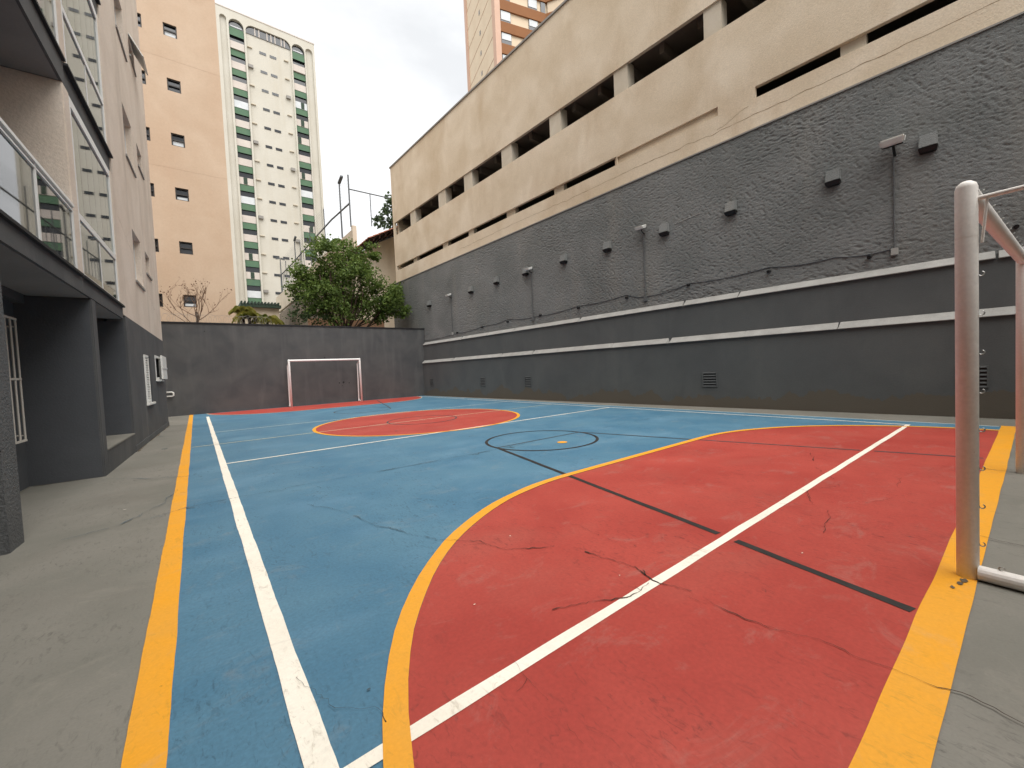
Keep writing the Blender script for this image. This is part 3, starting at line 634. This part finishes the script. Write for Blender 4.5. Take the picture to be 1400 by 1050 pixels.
# slab over the ground floor
MB().fbox(fl, -7, 7.62, 2.50, 2.70, 0, 1.6).build('slab', DARK, LB)
MB().fbox(fl, 7.63, 10.30, 2.50, 2.70, 0, 1.6).build('slab', DARK, LB)
MB().fbox(fl, -7, 7.60, 2.702, 2.735, -.035, 1.5).build('drip_edge', DRIP, LB)
MB().fbox(fl, 7.66, 10.32, 2.702, 2.735, -.035, 1.5).build('drip_edge', DRIP, LB)
NF = 5; FH = 2.70
for k in range(NF):
    zf = 2.74 + FH * k; zc = zf + 2.37
    # slab above
    MB().fbox(fl, -7, 7.60, zc, zf + FH - .04, -.0, 2.6).build('slab', DARK, LB)
    MB().fbox(fl, 7.61, 10.30, zc, zf + FH - .04, .02, 2.6).build('slab', DARK, LB)
    MB().fbox(fl, -7, 7.58, zf + FH - .038, zf + FH - .005, -.035, 2.5).build('drip_edge', DRIP, LB)
    MB().fbox(fl, 7.66, 10.32, zf + FH - .038, zf + FH - .005, -.035, 2.5).build('drip_edge', DRIP, LB)
    MB().fbox(fl, -6.9, 7.49, zc - .006, zc - .001, .03, 2.05).build('soffit', SOFF, LB)
    # recess: back wall and party wall
    MB().wall(lambda a, z, d: (-2.1 - d, a, z), -7, 7.5, zf, zc, [(2.6, 5.2, zf, zf + 2.1)], .2).build('balcony_back_wall', BEIGE, LB)
    MB().box(-2.25, -2.22, 2.6, 5.2, zf, zf + 2.1).build('balcony_door', DGLASS, LB)
    MB().fbox(fl, 7.5, 7.76, zf, zc - .001, .0, 2.6).build('party_wall', BEIGE, LB, bevel=.01)
    # open balcony railing
    ra = MB().fbox(fl, -7, 7.48, zf + .80, zf + .835, -.02, .03).build('railing', ALU, LB)
    MB().fbox(fl, -7, 7.48, zf + .745, zf + .765, -.008, .012).build('rail', ALU, ra)
    for y in (-2.6, -.4, 1.8, 4.0, 6.2, 7.46): MB().fbox(fl, y - .02, y + .02, zf + .0, zf + .80, -.006, .03).build('post', ALU, ra)
    for a, b in ((-.38, 1.78), (1.82, 3.98), (4.02, 6.18), (6.22, 7.44)): MB().fbox(fl, a, b, zf + .03, zf + .74, .008, .016).build('pane', GLASS, ra)
    # glazed balcony
    gl = MB().wall(lambda a, z, d: (-.01 - d, a, z), 7.80, 10.16, zf, zc, [(7.86, 10.10, zf + .05, zf + .78), (7.86, 10.10, zf + .86, zc - .12)], .05).build('glazed_balcony', ALU, LB)
    MB().fbox(fl, 7.86, 8.97, zf + .05, zf + .78, .025, .033).build('pane', GLASS, gl); MB().fbox(fl, 9.0, 10.10, zf + .05, zf + .78, .025, .033).build('pane', GLASS, gl)
    MB().fbox(fl, 8.97, 9.0, zf + .05, zf + .78, .02, .045).build('mullion', ALU, gl)
    n = 6; wd = 2.24 / n
    for q in range(n): MB().fbox(fl, 7.862 + q * wd, 7.855 + (q + 1) * wd, zf + .86, zc - .12, .03, .038).build('pane', GLASS, gl)
    MB().fbox(fl, 7.8, 10.2, zf, zc, .16, .18).build('curtain', CURT, gl)
    for q in range(1 if k % 2 == 0 else 2):
        for z in ((zf + 1.2, zf + 1.75) if k % 2 == 0 else (zf + 1.05, zf + 1.5, zf + 1.95)):
            MB().fbox(fl, 7.90 + q * wd, 7.98 + q * wd, z, z + .035, .042, .055).build('reflection_dash', DFRAME, gl)  # dark dashes imitating garage slots mirrored in the panes
    MB().fbox(fl, 10.15, 10.31, zf, zc - .001, .0, 2.6).build('jamb', BEIGE, LB)
    # plain beige wall with windows
    hs = [(12.1, 13.2, zf + .83, zf + 1.95), (13.9, 14.7, zf + 1.38, zf + 1.93)]
    MB().wall(fl, 10.312, 16.3, (zf + .0 if k else 2.582), zf + FH + (-.001 if k < NF - 1 else .8), hs, .22).build('upper_wall', BEIGE, LB)
    for i, (a, b, c, d) in enumerate(hs):
        wi = MB().fbox(fl, a, b, c, d, .15, .16).build('window', DGLASS, LB)
        MB().wall(lambda aa, z, dd: (-.11 - dd, aa, z), a, b, c, d, [(a + .04, (a + b) / 2 - .02, c + .04, d - .04), ((a + b) / 2 + .02, b - .04, c + .04, d - .04)], .03).build('window_frame', ALU, wi)
        MB().fbox(fl, a - .04, b + .04, c - .045, c - .001, -.03, .12).build('sill', TRIM, wi)
        if i == 0: MB().fbox(fl, a + .05, a + .5, c + .05, d - .05, .13, .138).build('blind', WINW, wi)
        if i == 1 and k == 2:
            MB().hexa([(.02, a, d - .02), (.02, b, d - .02), (.0, b, d - .02), (.0, a, d - .02), (.27, a, c + .06), (.27, b, c + .06), (.25, b, c + .06), (.25, a, c + .06)]).build('open_sash', ALU, wi)
MB().fbox(fl, -7, 16.25, 2.8, 2.74 + FH * NF, 2.7, 9).build('core', BEIGE, LB)
MB().fbox(fl, 16.05, 16.299, -.2, 2.74 + FH * NF, .26, 9.2).build('end_wall', BEIGE, LB)
fcrack(LB, fl, [(10.5, 4.45), (13.5, 3.7 - .0), (16, 3.1)], .004, CRK2, 9)

# ================================================================== PEACH BUILDING
PB = empty('apartment_building', (-5, 28.6, 0), 0, 'tall peach apartment block with small dark windows behind the far wall', 'building')
fp = lambda a, z, d: (a + 5, d, z)
rows = [5.46 + 2.895 * k for k in range(11)]
hs = [(-.26, .31, z, z + .66) for z in rows] + [(-1.4, -1.12, z - .05, z + .65) for z in rows] + [(-6.5, -5.9, z, z + .66) for z in rows]
MB().wall(fp, -14, 2.13, 0, 38, hs, .3).build('facade', PEACH, PB)
MB().fbox(fp, -14, 2.12, 0, 37.9, .35, 14).build('core', PEACH, PB)
for i, z in enumerate(rows):
    for a, b in ((-.26, .31), (-1.4, -1.12)):
        z0 = z if b > 0 else z - .05
        wi = MB().fbox(fp, a, b, z0, z + .66, .16, .17).build('window', DGLASS, PB)
        fm = MB().wall(lambda aa, zz, dd: (aa + 5, .06 + dd, zz), a, b, z0, z + .66, [(a + .05, b - .05, z0 + .05, z0 + .30), (a + .05, b - .05, z0 + .36, z + .61)], .06).build('window_frame', DFRAME, wi)
        if b > 0 and i % 3 != 1: MB().fbox(fp, a + .06, b - .06, z + .07, z + .2 + .1 * (i % 2), .13, .14).build('blind', WINW, wi)
for z in (4.2, 12.9, 18.7, 24.5): MB().fbox(fp, -14, 2.13, z, z + .02, -.004, -.001).build('wall_joint', PEACH, PB)

# ================================================================== WHITE TOWER WITH GREEN AWNINGS
WT = empty('apartment_tower', (11.1, 68, 0), 0, 'white high-rise with arched top bays and green awnings', 'building')
ft = lambda a, z, d: (a - 11.1, d, z)
bays = [(5.45, 6.22), (6.46, 8.2), (8.42, 14.05), (14.22, 15.92), (16.08, 17.06)]
ZTOP, ZB = 52.3, 51.3
def tower_face():
    """front sheet with arched recessed bays"""
    b = MB(); x0, x1 = 4.0, 17.35
    edges = [x0] + [v for p in bays for v in p] + [x1]
    for i in range(0, len(edges), 2): b.fbox(ft, edges[i], edges[i + 1], 0, ZTOP, 0, .5)
    for a, c in bays:
        r = min((c - a) / 2, .95); n = 10; zt = ZB
        L = [(a + r - r * math.cos(math.pi / 2 * k / n), zt - r + r * math.sin(math.pi / 2 * k / n)) for k in range(n + 1)]
        R = [(2 * (a + c) / 2 - x, z) for x, z in reversed(L)]
        P = L + R
        for (xa, za), (xb, zb) in zip(P[:-1], P[1:]):
            if abs(xb - xa) < 1e-6: continue
            b.hexa([ft(xa, za, 0), ft(xb, zb, 0), ft(xb, zb, .5), ft(xa, za, .5), ft(xa, ZTOP, 0), ft(xb, ZTOP, 0), ft(xb, ZTOP, .5), ft(xa, ZTOP, .5)])
    return b
tower_face().build('facade', TOWERW, WT)
MB().fbox(ft, 4.0, 17.35, 0, ZTOP - .05, .501, 16).build('core', TOWERW, WT)
MB().fbox(ft, 3.95, 17.4, ZTOP + .002, ZTOP + .15, -.05, 16).build('roof_edge', TOWERP, WT)
for a, c in (bays[0], bays[2], bays[4]): MB().fbox(ft, a, c, 0, ZB, .30, .499).build('bay_panel', TOWERW, WT)
STEP = 2.635
rt = random.Random(5)
for bi in (1, 3):
    a, c = bays[bi]
    MB().fbox(ft, a, c, 0, ZB, .42, .499).build('bay_panel', TOWERP, WT)
    for k in range(15):
        zt = (47.25 if bi == 1 else 47.2) - STEP * k
        aw = None
        wi = MB().fbox(ft, a + .03, c - .03, zt - 1.62, zt - .0, .36, .415).build('window', DGLASS, WT)
        MB().hexa([ft(a + .02, zt - .90, .16), ft(c - .02, zt - .90, .16), ft(c - .02, zt - .90, .20), ft(a + .02, zt - .90, .20), ft(a + .02, zt, .26), ft(c - .02, zt, .26), ft(c - .02, zt, .30), ft(a + .02, zt, .30)]).build('awning', AWN, wi)
        MB().fbox(ft, a + .03, c - .03, zt - 2.6, zt - 1.63, .22, .415).build('parapet', TOWERP if (k * 7 + bi) % 5 else WINW, WT)
        if rt.random() < .35:
            x = a + .1 + rt.random() * .9; MB().fbox(ft, x, x + .45, zt - 2.55, zt - 1.65, .18, .218).build('shutter', GREENROOF, wi)
    # top arched window
    wi = MB().fbox(ft, a + .02, c - .02, 48.3, ZB - .1, .36, .415).build('window', DGLASS, WT)
    MB().hexa([ft(a + .02, 49.0, .04), ft(c - .02, 49.0, .04), ft(c - .02, 49.0, .08), ft(a + .02, 49.0, .08), ft(a + .02, 50.2, .26), ft(c - .02, 50.2, .26), ft(c - .02, 50.2, .30), ft(a + .02, 50.2, .30)]).build('awning', AWN, wi)
    MB().fbox(ft, a + .2, c - .2, 50.35, 50.5, .30, .35).build('light_strip', WINW, wi)
    MB().fbox(ft, a + .03, c - .03, 47.3, 48.28, .10, .415).build('parapet', TOWERP, WT)
tw = MB().fbox(ft, 8.44, 14.03, 50.2, ZB - .05, .22, .295).build('top_window', DGLASS, WT)
for x in (9.5, 10.0, 11.0, 11.5, 12.0, 12.8, 13.2): MB().fbox(ft, x, x + .12, 50.2, ZB - .05, .15, .219).build('mullion', TOWERP, tw)
for k in range(15):
    zt = 48.35 - STEP * k
    for x in (9.98, 11.27): MB().fbox(ft, x, x + .83, zt - .36, zt, .26, .30).build('window', DGLASS, WT)
    for j, x in enumerate((8.5, 13.08)):
        if (k * 5 + j * 3) % 4 == 1: MB().fbox(ft, x, x + .58, zt - .25, zt + .15, .0, .30).build('air_conditioner', TRIM, WT)
        else: MB().fbox(ft, x, x + .6, zt - .06, zt + .04, .12, .30).build('ledge', CREAM2, WT)

# ================================================================== BROWN AND CREAM TOWER BEHIND THE GARAGE
OT = empty('apartment_tower', (34.9, 45.0, 0), math.radians(-15), 'cream and brown banded high-rise showing above the garage roof', 'building')
fo1 = lambda a, z, d: (d, a, z)       # left face, a goes away from the corner
fo2 = lambda a, z, d: (a, d, z)       # right face
HT = 62
MB().box(.3, 16, .3, 12.9, 0, HT).build('core', PANEL, OT)
for a, b in ((0, 1.0), (11.9, 12.9)): MB().fbox(fo1, a, b, 0, HT, -.05, .31).build('corner_pilaster', PINK, OT)
MB().fbox(fo2, -.05, .75, 0, HT, -.05, .0).build('corner_pilaster', PINK, OT)
for k in range(21):
    z = 47.42 - 2.94 * 12 + 2.94 * k
    MB().fbox(fo1, 1.0, 11.9, z + .08, z + 2.86, .12, .299).build('panel', PANEL, OT)
    MB().fbox(fo1, 1.0, 11.9, z - .08, z + .075, .16, .298).build('panel_joint', PINK, OT)
    MB().fbox(fo1, 6.1, 6.5, z + 1.0, z + 1.6, .09, .119).build('window', DGLASS, OT)
    MB().fbox(fo2, .76, 16, z - 2.94 + 1.55 + .003, z - .003 + 0.0, .05, .3).build('spandrel_band', BROWN, OT) if False else MB().fbox(fo2, .76, 16, z, z + 1.36, .05, .299).build('spandrel_band', BROWN, OT)
    for x, wd in ((.9, 1.5), (5.2, 1.4), (9.5, 1.5)):
        wi = MB().fbox(fo2, x, x + wd, z + 1.40, z + 2.88, .2, .298).build('window', DGLASS, OT)
        MB().fbox(fo2, x + .05, x + wd - .05, z + 1.7 + .3 * ((k + int(x)) % 2), z + 2.85, .15, .199).build('blind', WINW, wi)
    MB().fbox(fo2, 7.2, 7.9, z + 1.40, z + 2.88, .15, .298).build('window', DGLASS, OT)
for k in range(21):
    z = 47.42 - 2.94 * 12 + 2.94 * k
    MB().hexa([(7.9, .04, z), (12.5, -4.2, z), (12.6, -4.1, z), (8.1, .1, z), (7.9, .04, z + 1.36), (12.5, -4.2, z + 1.36), (12.6, -4.1, z + 1.36), (8.1, .1, z + 1.36)]).build('spandrel_band', BROWN, OT)
MB().hexa([(8.2, .04, 0), (12.7, -4.1, 0), (15, -4, 0), (15, .04, 0), (8.2, .04, HT), (12.7, -4.1, HT), (15, -4, HT), (15, .04, HT)]).build('wing', PANEL, OT)

# ================================================================== TERRACE, FENCE, HOUSE
TW = empty('terrace_wall', (9.4, 29, 0), 0, 'cream retaining wall of a raised terrace behind the tree', 'wall')
MB().box(-.1, .1, .6, 34, 0, 9.899).build('lower_wall', LOWT, TW)
MB().box(.251, 6, 1.5, 34, 0, 10.0).build('terrace_floor', GREY, TW)
MB().hexa([(-.15, .5, 9.9), (.15, .5, 9.9), (.15, 34.1, 10.2), (-.15, 34.1, 10.2), (-.15, .5, 11.5), (.15, .5, 11.5), (.15, 34.1, 12.3), (-.15, 34.1, 12.3)]).build('upper_wall', RETW, TW)
MB().box(-.16, .12, .2, .49, 0, 11.75).build('end_pillar', RETW, TW)
FE = empty('fence', (9.4, 30, 11.9), 0, 'tall dark fence with netting on the raised terrace', 'fence')
def post(x, y, z0, z1, r): MB().tube([(x, y, z0), (x, y, z1)], r, 8).build('post', GALV, FE)
post(0, 0, 0, 3.65, .055)
for y in (7, 12.4, 17, 25.5): post(0, y, 0, 3.6, .04)
MB().tube([(0, 0, 1.65), (0, 4.75, 2.0), (0, 12.4, 2.2), (0, 21, 2.35), (0, 30, 2.7)], .06, 8).build('rail', GALV, FE)
MB().tube([(0, 0, 2.66), (3.0, 0, 2.66)], .045, 8).build('rail', GALV, FE); post(1.5, 0, .3, 2.66, .035)
for k in range(15): MB().tube([(0, 15.5 + k * 1.0, 0), (0, 15.5 + k * 1.0, 2.2 + k * .03)], .03, 5).build('bar', GALV, FE)
nm = MB()
for k in range(68): nm.tube([(0, k * .44, 1.7), (0, k * .44, 3.6 + k * .008)], .0045, 3, False)
for k in range(9): nm.tube([(0, 0, 1.8 + k * .22), (0, 30, 2.6 + k * .22)], .0045, 3, False)
for k in range(9): nm.tube([(k * .4, 0, .3), (k * .4, 0, 3.4 - k * .05)], .004, 3, False)
for k in range(9): nm.tube([(0, 0, .4 + k * .37), (3.2, 0, .3 + k * .35)], .004, 3, False)
tag(nm.build('netting', GALV, FE, recalc=False), kind='stuff')
def lamp_post(y, h, lb, kind=0):
    o = empty('lamp_post', (9.55, y, 11.9), 0, lb, 'lamp post', 'lamp posts on the raised terrace')
    MB().tube([(0, 0, 0), (0, 0, h)], [.07, .05], 8).build('pole', GALV, o)
    if kind == 0: MB().hexa([(-.1, -.75, h + .1), (.1, -.75, h + .1), (.1, .05, h - .12), (-.1, .05, h - .12), (-.1, -.75, h + .22), (.1, -.75, h + .22), (.1, .05, h + .0), (-.1, .05, h + .0)]).build('lamp_head', GALV, o)
    else:
        for s in (-1, 1): MB().hexa([(s * .05, -.15, h), (s * .5, -.15, h - .1), (s * .5, .15, h - .1), (s * .05, .15, h), (s * .05, -.15, h + .15), (s * .5, -.15, h + .06), (s * .5, .15, h + .06), (s * .05, .15, h + .15)]).build('lamp_head', GALV, o)
lamp_post(32.7, 4.2, 'thin street lamp on the terrace near the garage corner')
lamp_post(50.4, 4.7, 'thin street lamp on the terrace in front of the white tower, right')
lamp_post(59.9, 4.9, 'double-headed lamp post at the far end of the terrace fence', 1)

HO = empty('house', (12.0, 27, 0), 0, 'cream house with terracotta tiled gable roof squeezed beside the garage', 'house')
MB().hexa([(-2.45, 0, 0), (2, 0, 0), (2, 2, 0), (-2.45, 2, 0), (-2.45, 0, 9.75), (2, 0, 12.1), (2, 2, 12.1), (-2.45, 2, 9.75)]).build('wall', RETW, HO)
sl_ = .53
MB().hexa([(-2.9, -1.5, 9.72), (2, -1.5, 12.32), (2, 2.4, 12.32), (-2.9, 2.4, 9.72), (-2.9, -1.5, 9.82), (2, -1.5, 12.42), (2, 2.4, 12.42), (-2.9, 2.4, 9.82)]).build('eave_board', WOOD, HO)
for k in range(12):      # purlins carrying the overhanging eave
    x = -2.7 + k * .4; z = 9.72 + (x + 2.9) * sl_
    MB().hexa([(x, -1.48, z - .15), (x + .09, -1.48, z - .11), (x + .09, -.002, z - .11), (x, -.002, z - .15), (x, -1.48, z - .002), (x + .09, -1.48, z + .04), (x + .09, -.002, z + .04), (x, -.002, z - .002)]).build('rafter', WOOD, HO)
for j in range(11):
    for k in range(14):
        x = -3.0 + k * .36; z = 9.80 + (x + 2.9) * sl_
        y = -1.6 + j * .38
        m = MB(); P = []
        for q in range(5):
            an = math.pi * q / 4; P.append((y + .19 - .19 * math.cos(an), .09 * math.sin(an)))
        for (ya, za), (yb, zb) in zip(P[:-1], P[1:]):
            m.quad((x, ya, z + za + .03), (x, yb, z + zb + .03), (x + .42, yb, z + .42 * sl_ + zb), (x + .42, ya, z + .42 * sl_ + za))
        m.quad(*[(x, yy, z + zz + .03) for yy, zz in P])
        m.build('roof_tile', TILE, HO)
SH = empty('outbuilding', (5.8, 50, 0), 0, 'low white building with dark green roof edge at the foot of the white tower', 'building')
MB().box(-1.6, 1.75, 0, 6, 0, 8.9).build('wall', RETW, SH)
MB().hexa([(-1.75, -.5, 8.85), (1.9, -.5, 8.85), (1.9, 6.2, 9.2), (-1.75, 6.2, 9.2), (-1.75, -.5, 9.15), (1.9, -.5, 9.15), (1.9, 6.2, 9.6), (-1.75, 6.2, 9.6)]).build('roof', GREENROOF, SH)
for k in range(12): MB().box(-1.7 + k * .3, -1.56 + k * .3, -.55, 6, 9.16, 9.42).build('roof_rib', GREENROOF, SH)
tag(MB().box(5.4, 9.9, 26, 26.2, 0, 4.75).build('garden_wall', TERRA), 'terracotta coloured low wall behind the tree stems', 'wall')

# ================================================================== VEGETATION
def leaves(clumps, dens, size, seed, shell=.55):
    g = np.random.default_rng(seed); V = []; Fc = []
    for cx, cy, cz, r in clumps:
        n = int(dens * r * r)
        d = g.normal(size=(n, 3)); d /= np.linalg.norm(d, axis=1)[:, None]
        rad = r * (shell + (1 - shell) * g.random(n) ** .6) * (.62 + .72 * g.random(n))
        # break the ball into tufts
        tuft = g.normal(size=(max(5, n // 110), 3)); tuft /= np.linalg.norm(tuft, axis=1)[:, None]
        k = g.integers(0, len(tuft), n); d = d * .42 + tuft[k]; d /= np.linalg.norm(d, axis=1)[:, None]
        c = np.array([cx, cy, cz]) + d * rad[:, None] * np.array([1.05, 1, .85])
        t = g.normal(size=(n, 3)) + d * .6 + np.array([0, 0, -.3]); t /= np.linalg.norm(t, axis=1)[:, None]
        s = g.normal(size=(n, 3)) + np.array([0, 0, .0]); s -= (s * t).sum(1)[:, None] * t; s /= np.linalg.norm(s, axis=1)[:, None]
        up = np.cross(t, s); L = size * (.7 + .7 * g.random(n))[:, None]; W = L * .42
        i = len(V)
        q = np.stack([c, c + t * L * .5 + s * W + up * L * .08, c + t * L, c + t * L * .5 - s * W + up * L * .08], 1).reshape(-1, 3)
        V.extend(q.tolist()); Fc.extend([(i + 4 * j, i + 4 * j + 1, i + 4 * j + 2, i + 4 * j + 3) for j in range(n)])
    return V, Fc
def leafmesh(name, clumps, dens, size, seed, m, parent, shell=.55):
    b = MB(); b.v, b.f = leaves(clumps, dens, size, seed, shell); o = b.build(name, m, parent, recalc=False); o['kind'] = 'stuff'; return o
TR = empty('tree', (6.3, 22.7, 0), 0, 'bushy green tree rising behind the far wall', 'tree')
cl = [(5.61, 22.22, 7.62, .84), (6.72, 22.9, 8.0, .78), (7.76, 22.51, 7.85, .62), (5.04, 23.03, 6.8, .87), (6.13, 23.08, 6.74, 1.11), (7.07, 21.84, 6.39, .97), (8.15, 21.73, 5.69, .93),
      (9.74, 23.3, 5.9, .81), (9.4, 22.27, 4.86, .61), (5.3, 22.22, 5.37, .9), (7.04, 23.89, 5.57, 1.14), (8.06, 22.73, 4.84, .78), (4.75, 23.54, 5.93, .73), (5.04, 22.75, 4.69, .6),
      (8.61, 22.03, 4.57, .57), (6.69, 23.61, 8.6, .36), (8.24, 22.85, 8.5, .35), (4.41, 23.33, 6.73, .36), (5.9, 22.4, 8.3, .45), (7.3, 22.6, 7.2, .7), (9.0, 22.4, 5.6, .7)]
cl = [(x - 6.3, y - 22.7, z, r) for x, y, z, r in cl]
leafmesh('crown', cl, 1750, .112, 3, LEAF, TR, .3)
leafmesh('crown', [(x + .25, y - .3, z + .1, r * .75) for x, y, z, r in cl if z < 6.2] + [(-.4, -.5, 4.6, .9), (.6, -.4, 4.5, .9), (1.2, -.6, 5.2, .8)], 520, .11, 13, LEAF, TR, .2)
leafmesh('crown', [(4.42 - 6.3, .41, 4.71, .5), (3.97 - 6.3, .4, 4.43, .36), (4.6 - 6.3, 0, 4.2, .5), (5.0 - 6.3, -.4, 4.3, .5), (4.9 - 6.3, .3, 5.1, .5), (4.3 - 6.3, .3, 5.2, .35), (5.4 - 6.3, .1, 4.4, .6)], 560, .10, 5, LEAFD, TR)
def limb(p, q, r0, r1, seed, parent, sag=.25, name='limb'):
    r = random.Random(seed); p, q = Vector(p), Vector(q); P = []
    off = Vector((r.uniform(-1, 1), r.uniform(-1, 1), r.uniform(-.3, .3))) * sag
    for k in range(8):
        t = k / 7; P.append(p.lerp(q, t) + off * math.sin(math.pi * t) + Vector((r.uniform(-1, 1), r.uniform(-1, 1), 0)) * .03 * (0 < k < 7))
    return MB().tube(P, [r0 + (r1 - r0) * k / 7 for k in range(8)], 7).build(name, BARK, parent, smooth=True)
limb((0, 0, 0), (.1, 0, 3.2), .16, .12, 1, TR, .1, 'trunk')
for i, (x, y, z, r) in enumerate(cl):
    s = (.1, 0, 3.0 + .25 * (i % 3))
    limb(s, (x, y, z), .042, .01, i + 10, TR, .45)
for i, q in enumerate([(-1.0, -.3, 6.5), (.9, -.6, 6.0), (2.2, -.6, 5.2), (.3, .2, 7.4)]): limb((.1, 0, 2.8), q, .09, .03, i + 60, TR, .3)

SB = empty('bare_shrub', (.19, 22, 0), 0, 'leafless twiggy shrub against the peach building', 'shrub')
rb = random.Random(11); buds = []
stem = MB(); 
def grow(b, p, d, L, r, depth):
    P = [p]; q = p.copy(); dd = d.copy()
    for k in range(5):
        dd = (dd + Vector((rb.uniform(-.18, .18), rb.uniform(-.18, .18), rb.uniform(-.02, .12)))).normalized(); q = q + dd * L / 5; P.append(q.copy())
    b.tube(P, [r * (1 - .12 * k) for k in range(6)], 5)
    if depth == 0:
        buds.append(q); return
    for _ in range(rb.choice((2, 3))):
        k = rb.randint(2, 5); nd = (dd + Vector((rb.uniform(-.9, .9), rb.uniform(-.6, .6), rb.uniform(-.15, .5)))).normalized()
        grow(b, P[k], nd, L * rb.uniform(.5, .75), r * .55, depth - 1)
limb((0, 0, 0), (.02, 0, 4.3), .06, .045, 5, SB, .05, 'trunk')
for k, (dx, dz, L) in enumerate(((-.75, .6, 1.1), (-.55, .75, 1.0), (.1, 1, 1.0), (.45, .9, 1.15), (.75, .55, .95), (-.2, 1, .8), (-.8, .35, .9), (.25, 1, .6))):
    b = MB(); grow(b, Vector((.01, 0, 3.5 + .1 * k)), Vector((dx, rb.uniform(-.3, .3), dz)).normalized(), L, .02, 3); b.build('branch', TWIG, SB, smooth=True)
leafmesh('buds', [(p.x, p.y, p.z, .07) for p in buds], 260, .06, 8, BUD, SB, .1)

def palm(x, y, z0, n, L, lb, seed):
    r = random.Random(seed); o = empty('palm', (x, y, 0), 0, lb, 'palm', 'palms behind the far wall')
    MB().tube([(0, 0, 0), (0, 0, z0)], [.09, .06], 8).build('trunk', BARK, o)
    for k in range(n):
        a = k / n * 6.283 + r.uniform(-.3, .3); el = r.uniform(.5, 1.25); m = MB(); P = []
        for t in [i / 9 for i in range(10)]:
            rr = L * t * math.cos(el * (1 - .2 * t)); P.append(Vector((rr * math.cos(a), rr * math.sin(a), z0 + L * (math.sin(el) * t - .75 * t * t))))
        for i in range(9):
            t = (P[i + 1] - P[i]).normalized(); sd_ = t.cross(Vector((0, 0, 1))).normalized()
            for s in (-1, 1):
                for h_ in (0, .5):
                    b0 = P[i].lerp(P[i + 1], h_); ln = .34 * (1 - abs(i / 9 - .4)) 
                    m.quad(b0, b0 + t * .05, b0 + t * .16 + sd_ * s * ln * .6 + Vector((0, 0, .02)), b0 + t * .14 + sd_ * s * ln + Vector((0, 0, -.14)))
        m.tube(P, .012, 4); m.build('frond', PALM, o, recalc=False)
palm(2.25, 23.6, 4.35, 11, .75, 'small palm at the right corner of the peach building', 1)
palm(3.1, 24.3, 4.3, 12, .85, 'small palm with yellowing fronds below the white tower', 2)
palm(2.05, 24.0, 4.75, 8, .6, 'short dark palm tuft beside the peach building edge', 3)
BT = empty('tree', (16.5, 40, 0), 0, 'distant feathery tree behind the tiled house', 'tree')
leafmesh('crown', [(.3, 0, 17.2, 1.0), (-.1, 0, 18.2, .7), (.9, 0, 18.8, .6), (.4, .5, 19.4, .4), (-.8, .2, 16.6, .7), (1.2, 0, 16.4, 1.2)], 260, .3, 9, LEAFD, BT)
MB().tube([(0.3, 0, 0), (.3, 0, 12), (.2, 0, 19)], [.3, .2, .04], 8).build('trunk', BARK, BT)

# razor wire on the far wall
pts = []
for k in range(1500):
    t = k / 1500; a = t * 6.283 * 22; pts.append((-.85 + t * 3.6 + .17 * math.sin(a), 20.8 + .05 * math.sin(a * .5), 3.86 + .17 * math.cos(a) + .02 * math.sin(a * .37)))
tag(MB().tube(pts, .004, 4).build('razor_wire', TRIM, recalc=False), 'coiled razor wire along the left top of the far wall', 'wire')
